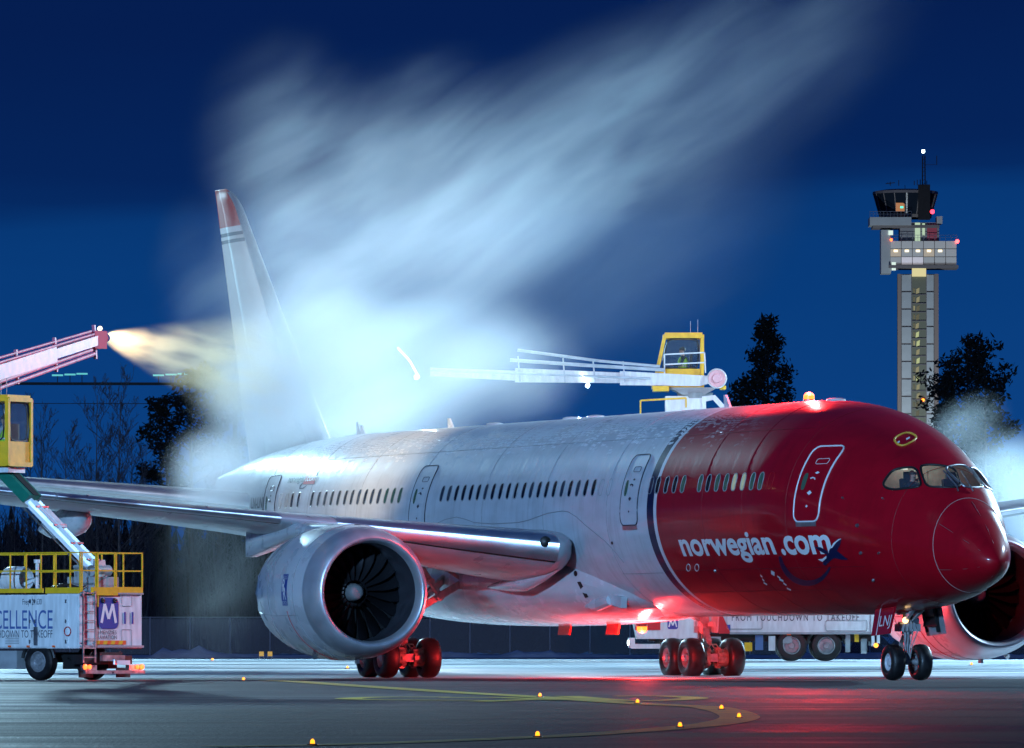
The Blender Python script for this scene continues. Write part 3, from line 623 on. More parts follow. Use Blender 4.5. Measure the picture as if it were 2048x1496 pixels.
def patch(loop3, project, rings=5):
    # fan of concentric rings pulled onto the skin by project(2d)
    n = len(loop3); c = Vector((0, 0))
    for p in loop3: c += Vector(p) / n
    rows = []
    for r in range(rings):
        f = 1 - r / rings; rows.append([project(c + (Vector(p) - c) * f) for p in loop3])
    mb = MB(); mb.grid(rows, closed=True); base = (rings - 1) * n
    mb.v.append(tuple(project(c))); mb.f += [(base + i, base + (i + 1) % n, len(mb.v) - 1) for i in range(n)]; mb.m += [0] * n
    return mb

# ---- livery material of the hull (colour by position along the hull, frost on the crown)
def hull_material():
    m = bpy.data.materials.new('hull_livery'); m.use_nodes = True; nt = m.node_tree; N = nt.nodes.new; L = nt.links.new
    p = nt.nodes['Principled BSDF']; t = N('ShaderNodeTexCoord'); s_ = N('ShaderNodeSeparateXYZ'); L(t.outputs['Object'], s_.inputs[0])
    def step(edge, src, invert=False):
        n = N('ShaderNodeMath'); n.operation = 'LESS_THAN' if invert else 'GREATER_THAN'; L(src, n.inputs[0]); n.inputs[1].default_value = edge; return n.outputs[0]
    def mix(a, b, f, A=None, B=None):
        n = N('ShaderNodeMix'); n.data_type = 'RGBA'
        if f is not None: L(f, n.inputs[0])
        for v, i in ((a, 6), (b, 7)):
            if isinstance(v, tuple): n.inputs[i].default_value = (*v, 1)
            else: L(v, n.inputs[i])
        return n.outputs[2]
    x, y, z = s_.outputs
    nz = N('ShaderNodeTexNoise'); nz.inputs['Scale'].default_value = 1.3; nz.inputs['Detail'].default_value = 6; mp = N('ShaderNodeMapping'); mp.inputs['Scale'].default_value = (0.5, 1, 1.6); L(t.outputs['Object'], mp.inputs[0]); L(mp.outputs[0], nz.inputs['Vector'])
    dirt = N('ShaderNodeMapRange'); L(nz.outputs['Fac'], dirt.inputs[0]); dirt.inputs[1].default_value = 0.3; dirt.inputs[2].default_value = 0.75; dirt.inputs[3].default_value = 1.05; dirt.inputs[4].default_value = 0.84
    white = N('ShaderNodeVectorMath'); white.operation = 'SCALE'; white.inputs[0].default_value = (0.60, 0.64, 0.70); L(dirt.outputs[0], white.inputs['Scale'])
    red = N('ShaderNodeVectorMath'); red.operation = 'SCALE'; red.inputs[0].default_value = (0.40, 0.003, 0.012); L(dirt.outputs[0], red.inputs['Scale'])
    c = mix(white.outputs[0], (0.010, 0.012, 0.05), step(-17.38, x))
    c = mix(c, (0.72, 0.72, 0.76), step(-16.90, x))
    c = mix(c, red.outputs[0], step(-16.68, x))
    # frost and snow left on the crown: rows of little rectangles, dense at the top
    bk = N('ShaderNodeTexBrick'); bk.inputs['Scale'].default_value = 1.0; bk.offset = 0.37; bk.squash = 0.6; bk.squash_frequency = 3
    bk.inputs['Brick Width'].default_value = 0.36; bk.inputs['Row Height'].default_value = 0.12; bk.inputs['Mortar Size'].default_value = 0.022; bk.inputs['Color1'].default_value = (0.1, 0.1, 0.1, 1); bk.inputs['Color2'].default_value = (1, 1, 1, 1); bk.inputs['Mortar'].default_value = (0, 0, 0, 1); bk.inputs['Bias'].default_value = 0.0
    cb = N('ShaderNodeCombineXYZ'); L(x, cb.inputs[0])
    at2 = N('ShaderNodeMath'); at2.operation = 'ARCTAN2'; L(y, at2.inputs[0]); zz = N('ShaderNodeMath'); zz.operation = 'SUBTRACT'; L(z, zz.inputs[0]); zz.inputs[1].default_value = 4.75; L(zz.outputs[0], at2.inputs[1])
    arc = N('ShaderNodeMath'); arc.operation = 'MULTIPLY'; L(at2.outputs[0], arc.inputs[0]); arc.inputs[1].default_value = 2.9; L(arc.outputs[0], cb.inputs[1])
    wn_ = N('ShaderNodeTexNoise'); wn_.inputs['Scale'].default_value = 1.7; wn_.inputs['Detail'].default_value = 3; L(cb.outputs[0], wn_.inputs['Vector']); wv = N('ShaderNodeVectorMath'); wv.operation = 'MULTIPLY_ADD'; L(wn_.outputs['Color'], wv.inputs[0]); wv.inputs[1].default_value = (.55, .30, 0); L(cb.outputs[0], wv.inputs[2]); L(wv.outputs[0], bk.inputs['Vector'])
    n2 = N('ShaderNodeTexNoise'); n2.inputs['Scale'].default_value = 0.8; n2.inputs['Detail'].default_value = 5; n2.inputs['Roughness'].default_value = 0.65; L(cb.outputs[0], n2.inputs['Vector'])
    hgt = N('ShaderNodeMapRange'); L(z, hgt.inputs[0]); hgt.inputs[1].default_value = 6.0; hgt.inputs[2].default_value = 7.7; hgt.inputs[3].default_value = -0.55; hgt.inputs[4].default_value = 0.42
    a1 = N('ShaderNodeMath'); a1.operation = 'MULTIPLY_ADD'; L(n2.outputs['Fac'], a1.inputs[0]); a1.inputs[1].default_value = 1.1; L(hgt.outputs[0], a1.inputs[2])
    a2 = N('ShaderNodeMath'); a2.operation = 'MULTIPLY_ADD'; L(bk.outputs['Color'], a2.inputs[0]); a2.inputs[1].default_value = 0.45; L(a1.outputs[0], a2.inputs[2])
    fr = N('ShaderNodeMapRange'); L(a2.outputs[0], fr.inputs[0]); fr.inputs[1].default_value = 0.72; fr.inputs[2].default_value = 0.86
    gate = N('ShaderNodeMapRange'); L(x, gate.inputs[0]); gate.inputs[1].default_value = -17.0; gate.inputs[2].default_value = -11.0; gate.inputs[3].default_value = 0.85; gate.inputs[4].default_value = 0.0
    gt = N('ShaderNodeMath'); gt.operation = 'MULTIPLY'; L(fr.outputs[0], gt.inputs[0]); L(gate.outputs[0], gt.inputs[1])
    redg = N('ShaderNodeMath'); redg.operation = 'MULTIPLY_ADD'; L(step(-16.68, x), redg.inputs[0]); redg.inputs[1].default_value = -0.45; redg.inputs[2].default_value = 1.0
    gt2 = N('ShaderNodeMath'); gt2.operation = 'MULTIPLY'; L(gt.outputs[0], gt2.inputs[0]); L(redg.outputs[0], gt2.inputs[1])
    c = mix(c, (0.84, 0.88, 0.92), gt2.outputs[0])
    L(c, p.inputs['Base Color']); p.inputs['Specular IOR Level'].default_value = 0.08
    rr = N('ShaderNodeMapRange'); L(gt2.outputs[0], rr.inputs[0]); rr.inputs[3].default_value = 0.42; rr.inputs[4].default_value = 0.8; L(rr.outputs[0], p.inputs['Roughness'])
    co = N('ShaderNodeMapRange'); L(gt2.outputs[0], co.inputs[0]); co.inputs[3].default_value = 0.55; co.inputs[4].default_value = 0.0; L(co.outputs[0], p.inputs['Coat Weight']); 
    run = N('ShaderNodeTexNoise'); run.inputs['Scale'].default_value = 2.4; run.inputs['Detail'].default_value = 5; run.inputs['Roughness'].default_value = .65; mpr = N('ShaderNodeMapping'); mpr.inputs['Scale'].default_value = (1.6, 0.5, 0.22); L(t.outputs['Object'], mpr.inputs[0]); L(mpr.outputs[0], run.inputs['Vector'])
    crn = N('ShaderNodeMapRange'); L(run.outputs['Fac'], crn.inputs[0]); crn.inputs[1].default_value = .4; crn.inputs[2].default_value = .68; crn.inputs[3].default_value = .03; crn.inputs[4].default_value = .26; L(crn.outputs[0], p.inputs['Coat Roughness'])
    rdk = N('ShaderNodeMapRange'); L(run.outputs['Fac'], rdk.inputs[0]); rdk.inputs[1].default_value = .5; rdk.inputs[2].default_value = .72; rdk.inputs[3].default_value = 1.0; rdk.inputs[4].default_value = .80
    cs = N('ShaderNodeVectorMath'); cs.operation = 'SCALE'; L(c, cs.inputs[0]); L(rdk.outputs[0], cs.inputs['Scale']); L(cs.outputs[0], p.inputs['Base Color'])
    b = N('ShaderNodeBump'); b.inputs['Strength'].default_value = 0.35; b.inputs['Distance'].default_value = 0.02; L(gt2.outputs[0], b.inputs['Height'])
    n3 = N('ShaderNodeTexNoise'); n3.inputs['Scale'].default_value = 1.1; n3.inputs['Detail'].default_value = 2; mp3 = N('ShaderNodeMapping'); mp3.inputs['Scale'].default_value = (0.35, 1, 1); L(t.outputs['Object'], mp3.inputs[0]); L(mp3.outputs[0], n3.inputs['Vector'])
    b2 = N('ShaderNodeBump'); b2.inputs['Strength'].default_value = 0.10; b2.inputs['Distance'].default_value = 0.05; L(n3.outputs['Fac'], b2.inputs['Height']); L(b.outputs[0], b2.inputs['Normal'])
    L(b2.outputs[0], p.inputs['Normal']); L(b2.outputs[0], p.inputs['Coat Normal'])
    return m
HULL = hull_material()

# ---- cockpit window outlines as seen on the starboard side
W_SIDE = rounded([(1764, 970.5), (1775, 952), (1787, 939), (1810, 935), (1832, 934.5), (1840, 959), (1843, 973), (1816, 976.5), (1781, 980)], 2)
W_FRONT = rounded([(1840, 934), (1847, 930), (1866, 929), (1891, 932), (1911, 938), (1919, 962), (1921, 975), (1880, 974.5), (1853, 973), (1846, 954.5)], 2)
def in_poly(x, y, poly):
    c = False; n = len(poly); j = n - 1
    for i in range(n):
        xi, yi = poly[i]; xj, yj = poly[j]
        if (yi > y) != (yj > y) and x < (xj - xi) * (y - yi) / (yj - yi) + xi: c = not c
        j = i
    return c
xs = [-TIP - k for k in (0.0005, 0.006, 0.02, 0.045, 0.08, 0.13, 0.19, 0.26, 0.34, 0.43, 0.54, 0.66)]
x = -1.0
while x > -7.0: xs.append(x); x -= 0.06
while x > -14: xs.append(x); x -= 0.4
while x > -39: xs.append(x); x -= 0.9
while x > -61.4: xs.append(x); x -= 0.5
xs.append(-61.4)
NA = 168
hull = MB(); hull.grid([[skin_ang(X, 2 * math.pi * k / NA) for k in range(NA)] for X in xs], closed=True)
keep = []
for f in hull.f:
    c = Vector((0, 0, 0))
    for i in f: c += Vector(hull.v[i]) / 4
    drop = False
    if -6.2 < c.x < -2.2 and 4.8 < c.z < 6.2:
        px, py = pix(Vector((c.x, -abs(c.y), c.z)))
        drop = in_poly(px, py, W_SIDE) or in_poly(px, py, W_FRONT)
    if not drop: keep.append(f)
hull.f = keep; hull.m = [0] * len(keep)
hull.f.append(tuple((len(xs) - 1) * NA + k for k in range(NA))); hull.m.append(0)
hull.f.append(tuple(NA - 1 - k for k in range(NA))); hull.m.append(0)
fus = hull.build('fuselage', HULL, AC, smooth='all')

def mirror(mb):
    m = MB(); m.v = [(a, -b, c) for a, b, c in mb.v]; m.f = [tuple(reversed(f)) for f in mb.f]; m.m = list(mb.m); return m
for nm, W in (('cockpit_side_window', W_SIDE), ('windshield', W_FRONT)):
    loop = dens(W, 3)
    pane = patch(loop, lambda q: hit(q.x, q.y, -0.012), 5)
    fr = MB(); fr.tube([hit(q.x, q.y, 0.004) for q in loop], 0.035, 6, closed=True)
    for mm in (0, 1):
        po = (mirror(pane) if mm else pane).build(nm, CLEAR, AC, smooth='all')
        (mirror(fr) if mm else fr).build('window_frame', BLACKM if not mm else STEEL, po, smooth='all')
# cockpit interior seen through the panes
ck = empty('cockpit', (0, 0, 0), 0, AC)
COCK = mat('cockpit_lining', (0.34, 0.36, 0.34), 0.7, var=0.25, vscale=5)
b = MB(); rg = [skin_ang(-5.6, 2 * math.pi * k / 40) for k in range(40)]; rg = [Vector((-5.6, p.y * .97, 4.3 + (p.z - 4.3) * .97)) for p in rg]; b.add(rg, [tuple(range(40))]); b.box((-5.5, -0.55, 5.2), (0.1, 0.7, 1.3)); b.box((-5.5, 0.7, 5.1), (0.1, 0.6, 1.1)); b.build('bulkhead', COCK, ck)
b = MB(); b.box((-3.5, 0, 4.95), (0.6, 2.1, 0.16)); b.box((-3.05, 0, 4.93), (0.4, 1.3, 0.12)); b.build('glareshield', BLACKM, ck)
for sy in (-0.62, 0.62):
    b = MB(); b.box((-4.45, sy, 5.0), (0.14, 0.5, 0.8), (0, R(-8), 0)); b.box((-4.5, sy, 5.48), (0.1, 0.28, 0.22)); b.build('pilot_seat', NAVYC, ck)
pl = bpy.data.lights.new('cockpit_lamp', 'POINT'); pl.energy = 36; pl.color = (0.85, 1.0, 0.85); pl.shadow_soft_size = 0.12
plo = bpy.data.objects.new('cockpit_lamp', pl); col.objects.link(plo); plo.parent = AC; plo.location = (-4.6, 0.0, 6.15)
b = MB(); b.box((-5.44, -0.35, 5.72), (0.05, 0.22, 0.09)); b.build('reading_lamp', emit('reading_lamp_lens', (0.9, 1, 0.85), 1.6), ck)

# wipers
b = MB()
for sgn in (-1, 1):
    base = hit(1938, 984, 0.03); base.y = -abs(base.y) * 1.0
    tip = hit(1921, 945, 0.05)
    b.tube([(base.x, sgn * -base.y * -1 if False else sgn * max(0.22, abs(base.y)), base.z), (base.x - 0.1, sgn * max(0.2, abs(base.y)), base.z + 0.12), (tip.x, sgn * max(0.14, abs(tip.y)), tip.z)], 0.022, 6)
b.build_each('wiper', STEEL, AC)
# radome seam, overhead hatch, probes
seam = MB(); seam.tube([skin_ang(-1.92 - 0.10 * math.sin(2 * math.pi * k / 64), 2 * math.pi * k / 64) for k in range(64)], 0.012, 5, closed=True); seam.build('radome_seam', mat('seam_sealant', (0.42, 0.25, 0.24), 0.5), AC, smooth='all')
b = MB()
for k in range(6):
    a = R(20 + 60 * k + 8); b.tube([skin_ang(-0.5, a), skin_ang(-0.9, a), skin_ang(-1.5, a), skin_ang(-1.9, a)], 0.010, 4)
b.build_each('lightning_strip', mat('strip_metal', (0.35, 0.12, 0.13), 0.4, metal=0.5), AC)
hl = rounded([(1785, 880), (1803, 868), (1819, 865), (1836, 875), (1822, 886), (1801, 894)], 2)
hp = patch(dens(hl, 3), lambda q: hit(q.x, q.y, 0.006), 4).build('overhead_hatch', HULL, AC, smooth='all')
b = MB(); b.tube([hit(q.x, q.y, 0.012) for q in dens(hl, 3)], 0.03, 6, closed=True); b.build('hatch_outline', mat('hatch_yellow', (0.72, 0.42, 0.05), 0.4), hp, smooth='all')
b = MB()
for (px, py) in ((1796, 884), (1816, 876)):
    b.v_ = [hit(px + dx, py + dy, 0.014) for dx, dy in ((-4, 2), (3, -2), (4, 1), (-3, 5))]; b.add(b.v_, [(0, 1, 2, 3)])
b.build_each('hatch_placard', WPRINT, hp, fixn=False)
b = MB()
for (px, py, r) in ((1715, 1051, 0.06), (1686, 996, 0.035), (1766, 997, 0.03), (1758, 1106, 0.035), (1722, 1106, 0.05), (1747, 1160, 0.05), (1431, 1141, 0.05)):
    p, q = hit(px, py), hit(px, py, 0.05)
    if p: b.cyl(p, q, r, r * 0.7, 10)
b.build_each('probe', STEEL, AC, smooth=True)
b = MB()
for (px, py) in ((1377, 1135), (1394, 1135)): b.tube([hit(px + 4 * math.cos(k * 0.524), py + 7 * math.sin(k * 0.524), 0.006) for k in range(12)], 0.012, 4, closed=True)
b.build_each('static_port', WPRINT, AC)
b = MB()
for (px, py, w, h) in ((1546, 1146, 7, 8), (1558, 1154, 6, 3), (1563, 1160, 8, 4), (1570, 1168, 6, 3), (1578, 1178, 8, 3), (1523, 1152, 4, 3), (1527, 1160, 4, 3), (1531, 1167, 7, 3)):
    b.add([hit(px + dx * w / 2, py + dy * h / 2 + dx * 2, 0.006) for dx, dy in ((-1, -1), (1, -1), (1, 1), (-1, 1))], [(0, 1, 2, 3)])
b.build_each('stencil', WPRINT, AC, fixn=False)

# ---- skin joints
SEAM_R = mat('skin_joint_red', (0.17, 0.003, 0.008), 0.5); SEAM_W = mat('skin_joint_grey', (0.24, 0.26, 0.29), 0.5)
for X in (-3.3, -7.9, -10.6, -13.4, -20.4, -25.3, -30.2, -35.9, -41.0, -46.2, -51.5):
    b = MB(); b.tube([skin_ang(X, 2 * math.pi * k / 72) for k in range(72)], 0.008, 4, closed=True); b.build('skin_joint', SEAM_R if X > -17 else SEAM_W, AC)
for z_, x0_, x1_ in ((6.85, -8.2, -16.6), (3.05, -4.6, -16.6), (6.85, -17.5, -46), (3.0, -17.5, -20.5), (2.45, -7, -16.6)):
    for sd in (-1, 1):
        b = MB(); n_ = max(8, int(abs(x1_ - x0_) / .5)); b.tube([skin(x0_ + (x1_ - x0_) * k / n_, z_, sd, 0.0) for k in range(n_ + 1)], 0.008, 4); b.build('skin_joint', SEAM_R if x1_ > -17 else SEAM_W, AC)
# ---- passenger windows
WZ = lambda X: 5.42 + (X + 8.5) * -0.0046
def slot(X, zc, w, h, off, n=20, k=1.0):
    out = []
    for i in range(n):
        a = 2 * math.pi * i / n; c, s_ = math.cos(a), math.sin(a)
        u = math.copysign(abs(c) ** 0.7, c) * w / 2 * k; v = math.copysign(abs(s_) ** 0.7, s_) * h / 2 * k
        out.append((u, v))
    return out
def win_at(X, m, w=0.27, h=0.46, parent=AC, blank=False, z=None, rim=None):
    zc = z or WZ(X); loop = slot(X, zc, w, h, 0)
    for sd in (-1, 1):
        if sd == 1 and blank: continue
        mb = patch([Vector(q) for q in loop], lambda q: skin(X + q.x, zc + q.y, sd, 0.006), 2)
        if not blank: po = mb.build('window', m if sd < 0 else GLASSD, parent, smooth='all', fixn=False)
        else: po = None
        fr = MB(); fr.tube([skin(X + q[0] * 1.06, zc + q[1] * 1.04, sd, 0.004) for q in loop], 0.008 if blank else 0.016, 4, closed=True)
        fr.build('window_frame' if not blank else 'window_plug', rim or GREYP, po if po else parent, fixn=False)
def x_on(px, z):
    Y = -2.8
    for _ in range(12): X = x_at(px, Y); Y = skin(X, z).y
    return X
WINDOWS = []
for zx in (378, 425, 523, 572, 620, 668, 718, 768, 816, 866, 914, 963, 1014, 1066, 1118, 1168): WINDOWS.append((480 + zx * 0.2734, GLASSG if zx > 1050 else GLASSD))
for zx in (1478, 1530, 1583, 1636, 1690, 1744, 1798, 1852, 1908, 1964): WINDOWS.append((480 + zx * 0.2734, GLASSD))
for zx in (133, 196, 258, 321, 384, 447, 513, 577, 640, 706, 770): WINDOWS.append((1000 + zx * 0.2441, GLASSD))
for q in (1031.5, 1017.0): WINDOWS.append((q, GLASSD))
for zx, g in ((1297, GLASSD), (1368, GLASSD), (1437, GLASSD), (1505, GLASSG), (1645, GLASSG), (1712, GLASSD), (1785, GLASSG), (1857, GLASSG), (1925, GLASSY), (1998, GLASSY)): WINDOWS.append((1000 + zx * 0.2441, g))
for q in (1506, 1523): WINDOWS.append((q, GLASSG))
rw_ = random.Random(4)
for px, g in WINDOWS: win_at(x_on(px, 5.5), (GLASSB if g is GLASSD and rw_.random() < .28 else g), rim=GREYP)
for px in (1203, 1219, 560, 572, 1302.5, 1543): win_at(x_on(px, 5.5), None, blank=True, rim=GREYP if px < 1400 else REDP)

# ---- doors
SEAM_D = mat('door_seam_dark', (0.02, 0.025, 0.05), 0.5)
def rrect(w, h, r, n=5):
    out = []
    for cx, cy, a0 in ((w / 2 - r, h / 2 - r, 0), (-w / 2 + r, h / 2 - r, 90), (-w / 2 + r, -h / 2 + r, 180), (w / 2 - r, -h / 2 + r, 270)):
        for k in range(n + 1): a = R(a0 + 90 * k / n); out.append(Vector((cx + r * math.cos(a), cy + r * math.sin(a))))
    return out
def door(px0, px1, z0, z1, seam_m, th, mark):
    Xa, Xb = x_on(px0, 4.9), x_on(px1, 4.9); Xc = (Xa + Xb) / 2; zc = (z0 + z1) / 2; w, h = abs(Xb - Xa), z1 - z0
    for sd in (-1, 1):
        loop = dens(rrect(w, h, 0.22), 0.12)
        d = patch(loop, lambda q: skin(Xc + q.x, zc + q.y, sd, 0.012), 4).build('door', HULL, AC, smooth='all', fixn=False)
        fr = MB(); fr.tube([skin(Xc + q.x, zc + q.y, sd, 0.006) for q in loop], th, 5, closed=True); fr.build('door_seam', seam_m, d, smooth='all')
        wl_ = slot(0, 0, 0.2, 0.46, 0)
        patch([Vector(q) for q in wl_], lambda q: skin(Xc - w * 0.26 + q.x, WZ(Xc) + q.y - 0.05, sd, 0.02), 2).build('window', GLASSG, d, smooth='all', fixn=False)
        hb = MB(); hb.tube([skin(Xc + 0.02 + 0.12 * math.cos(a), WZ(Xc) - 0.02 + 0.07 * math.sin(a), sd, 0.02) for a in (0.2, 0.9, 1.6, 2.4)], 0.022, 5)
        for (u, v, w2, h2) in ((0.12, 0.18, 0.2, 0.07), (0.05, -0.36, 0.22, 0.13), (0.02, -0.72, 0.12, 0.08)):
            hb.add([skin(Xc + u + a * w2 / 2, WZ(Xc) + v + c * h2 / 2, sd, 0.018) for a, c in ((-1, 0), (0, 1), (1, 0), (0, -1))], [(0, 1, 2, 3)])
        hb.tube([skin(Xc + 0.1 + q.x, z1 - 0.42 + q.y, sd, 0.018) for q in dens(rrect(0.5, 0.14, 0.05, 2), 0.1)], 0.008, 4, closed=True)
        hb.build('handle', mark, d, fixn=False)
        sb = MB(); sb.add([skin(Xc + a * w * 0.42, z0 - 0.06 + c * 0.07, sd, 0.02) for a, c in ((-1, 1), (1, 1), (1, -1), (-1, -1))], [(0, 1, 2, 3)]); sb.build('sill_plate', STEEL, d, fixn=False)
door(1590, 1642, 4.28, 6.32, WPRINT, 0.03, WPRINT)
door(1241, 1275, 4.36, 6.36, SEAM_D, 0.022, SEAM_D)
door(818, 850, 4.45, 6.42, SEAM_D, 0.022, SEAM_D)
door(531, 551, 4.55, 6.45, SEAM_D, 0.022, SEAM_D)

# ---- lettering
def text2d(s, bold=0.0, shear=0.0, width=1.0, grid=0.12, space=1.0, res=4):
    cu = bpy.data.curves.new('lettering', 'FONT'); cu.body = s; cu.size = 1.0; cu.offset = bold; cu.shear = shear; cu.resolution_u = res; cu.space_character = space
    ob = bpy.data.objects.new('lettering', cu); col.objects.link(ob)
    dg = bpy.context.evaluated_depsgraph_get(); me = bpy.data.meshes.new_from_object(ob.evaluated_get(dg))
    col.objects.unlink(ob); bpy.data.objects.remove(ob); bpy.data.curves.remove(cu)
    bm = bmesh.new(); bm.from_mesh(me); bpy.data.meshes.remove(me)
    xs_ = [v.co.x for v in bm.verts]; ys_ = [v.co.y for v in bm.verts]
    x0, x1, y0, y1 = min(xs_), max(xs_), min(ys_), max(ys_)
    if grid:
        for ax, a, c in ((0, x0, x1), (1, y0, y1)):
            k = a + grid
            while k < c:
                n = Vector((1, 0, 0)) if ax == 0 else Vector((0, 1, 0)); co = Vector((k, 0, 0)) if ax == 0 else Vector((0, k, 0))
                bmesh.ops.bisect_plane(bm, geom=bm.verts[:] + bm.edges[:] + bm.faces[:], plane_co=co, plane_no=n); k += grid
    bm.verts.index_update(); V = [(v.co.x, v.co.y) for v in bm.verts]; Fc = [tuple(v.index for v in f.verts) for f in bm.faces]; bm.free()
    return V, Fc, (x0, x1, y0, y1)
def text_obj(name, s, fn, m, parent, **kw):
    # fn(u in 0..1 along, v in font units above baseline) -> point
    V, Fc, (x0, x1, y0, y1) = text2d(s, **kw)
    mb = MB(); mb.add([fn((a - x0) / (x1 - x0), c) for a, c in V], Fc); return mb.build(name, m, parent, fixn=False)
Xs, Xe_ = x_on(1361, 3.7), x_on(1547, 3.7); Xs2, Xe2 = x_on(1558, 3.7), x_on(1661, 3.7)
XH = 0.52     # x-height of the built-in face in font units
text_obj('lettering', 'norwegian', lambda u, v: skin(Xs + (Xe_ - Xs) * u, 3.47 + v / XH * 0.47 - 0.02 * u, -1, 0.008), WPRINT, AC, bold=0.028)
text_obj('lettering', '.com', lambda u, v: skin(Xs2 + (Xe2 - Xs2) * u, 3.43 + v / XH * 0.52, -1, 0.008), WPRINT, AC, bold=0.028)
text_obj('lettering', 'norwegian.com', lambda u, v: skin(-16.0 + 10.5 * (1 - u), 3.45 + v / XH * 0.47, 1, 0.008), WPRINT, AC, bold=0.028)
# swoosh and little plane below the lettering
def px_ribbon(pts, widths, off=0.010):
    P = [Vector(p) for p in pts]; rows = []
    for i, p in enumerate(P):
        d = (P[min(i + 1, len(P) - 1)] - P[max(i - 1, 0)]).normalized(); n = Vector((-d.y, d.x)) * widths[i] / 2
        rows.append([hit(*(p + n), off), hit(*p, off), hit(*(p - n), off)])
    mb = MB(); mb.grid(rows); return mb
sw = []; wd = []
for k in range(25):
    t = k / 24; a = R(190 - 150 * t); sw.append((1612 - 52 * math.cos(R(8 + 150 * t)), 1108 + 58 * math.sin(R(4 + 150 * t)) ** 1.0)); wd.append(2.5 + 9 * math.sin(math.pi * min(t * 0.85 + 0.12, 1)))
em = empty('emblem', (0, 0, 0), 0, AC)
px_ribbon(sw, wd).build('swoosh', NAVY, em, smooth='all', fixn=False)
def px_poly(name, poly, m, par, off=0.014, rings=3): return patch(dens(poly, 4), lambda q: hit(q.x, q.y, off), rings).build(name, m, par, smooth='all', fixn=False)
px_poly('plane_body', [(1646, 1128), (1652, 1112), (1664, 1100), (1676, 1102), (1688, 1112), (1697, 1119), (1684, 1119), (1670, 1116), (1658, 1122), (1652, 1131)], NAVY, em)
px_poly('plane_wing', [(1658, 1104), (1664, 1090), (1676, 1077), (1684, 1077), (1681, 1090), (1674, 1103), (1664, 1108)], NAVY, em, 0.018)
px_poly('plane_wing', [(1629, 1093), (1642, 1094), (1656, 1102), (1660, 1110), (1650, 1107), (1638, 1100)], NAVY, em, 0.016)
px_poly('plane_highlight', [(1661, 1097), (1668, 1086), (1678, 1078), (1684, 1077), (1674, 1084), (1666, 1095)], WPRINT, em, 0.022, 2)
px_poly('plane_highlight', [(1637, 1118), (1646, 1123), (1654, 1116), (1654, 1111), (1646, 1117)], WPRINT, em, 0.022, 2)
# small mark and registration towards the tail
px_poly('flag', [(614, 943.5), (636, 942.5), (629, 968), (606, 969)], REDP, em, 0.012)
px_ribbon([(606, 966), (601, 972), (600, 977), (606, 977), (614, 971)], [1.5, 2.5, 3, 2, 1]).build('swoosh', NAVY, em, fixn=False)
Xm0, Xm1 = x_on(574, 6.1), x_on(607, 6.1); Xm2, Xm3 = x_on(609, 6.1), x_on(630, 6.1)
zt_ = z_at(Xm1, -2.4, 963)
text_obj('lettering', 'norwegian', lambda u, v: skin(Xm0 + (Xm1 - Xm0) * u, zt_ + v / XH * 0.16, -1, 0.014), INK, em, bold=0.02, grid=0.3)
text_obj('lettering', '.com', lambda u, v: skin(Xm2 + (Xm3 - Xm2) * u, zt_ + v / XH * 0.16, -1, 0.02), WPRINT, em, bold=0.02, grid=0.3)
Xr0, Xr1 = x_on(503, 5.6), x_on(527, 5.6); zr = z_at(Xr0, -2.2, 1017)
text_obj('lettering', 'LN-LNJ', lambda u, v: skin(Xr0 + (Xr1 - Xr0) * u, zr + v * 0.5, -1, 0.012), INK, em, bold=0.01, grid=0.3)

# ---- wings
T33 = math.tan(R(33))
def le(Y):
    a = abs(Y)
    if a < 3.5: q = le(math.copysign(3.5, Y)); return Vector((q.x - (3.5 - a) ** 2 * 1.7, Y, q.z))
    if a <= 28: return Vector((-22.2 - (a - 3.2) * T33, math.copysign(a, Y), 3.88 + 0.115 * (a - 3.6) + (0.0012 * max(0, a - 14) ** 2)))
    b = le(28.0 * (1 if Y > 0 else -1)); return b + Vector((-(a - 28) * 1.5, math.copysign(a - 28, Y), 0.35 * (a - 28)))
def chord(Y):
    a = abs(Y)
    if a < 10: return 13.2 - (a - 2) * 0.60
    if a < 28: return 8.4 - (a - 10) * 0.31
    return max(0.4, 2.82 - (a - 28) * 1.2)
AF_U = [(0, 0), (.003, .012), (.012, .026), (.03, .040), (.06, .055), (.11, .069), (.18, .080), (.28, .087), (.4, .085), (.55, .072), (.7, .05), (.85, .022), (1, -.010)]
AF_L = [(.003, -.010), (.012, -.020), (.03, -.029), (.06, -.038), (.11, -.047), (.18, -.054), (.28, -.058), (.4, -.054), (.55, -.040), (.7, -.022), (.85, -.010), (1, -.013)]
def thick(Y): a = abs(Y); return 1.0 - 0.34 * min(1, max(0, (a - 4) / 8)) - 0.1 * min(1, max(0, (a - 14) / 14))
def wpt(Y, u, v, grow=0.0):
    c = chord(Y); l = le(Y); inc = R(2.2 - 0.10 * abs(Y)); t = thick(Y)
    v = v * (0.50 if v > 0 else (1.25 if abs(Y) < 6 else max(1.0, 1.25 - (abs(Y) - 6) * .06)))
    xx = -u * c; zz = (v * t + (-0.006 if v < 0 and abs(Y) < 8 else 0)) * c
    return Vector((l.x + xx * math.cos(inc) + 0 * zz, Y, l.z + zz - u * c * math.sin(inc) * 0.5))
def wing_ring(Y): return [wpt(Y, u, v) for u, v in AF_U] + [wpt(Y, u, v) for u, v in reversed(AF_L)]
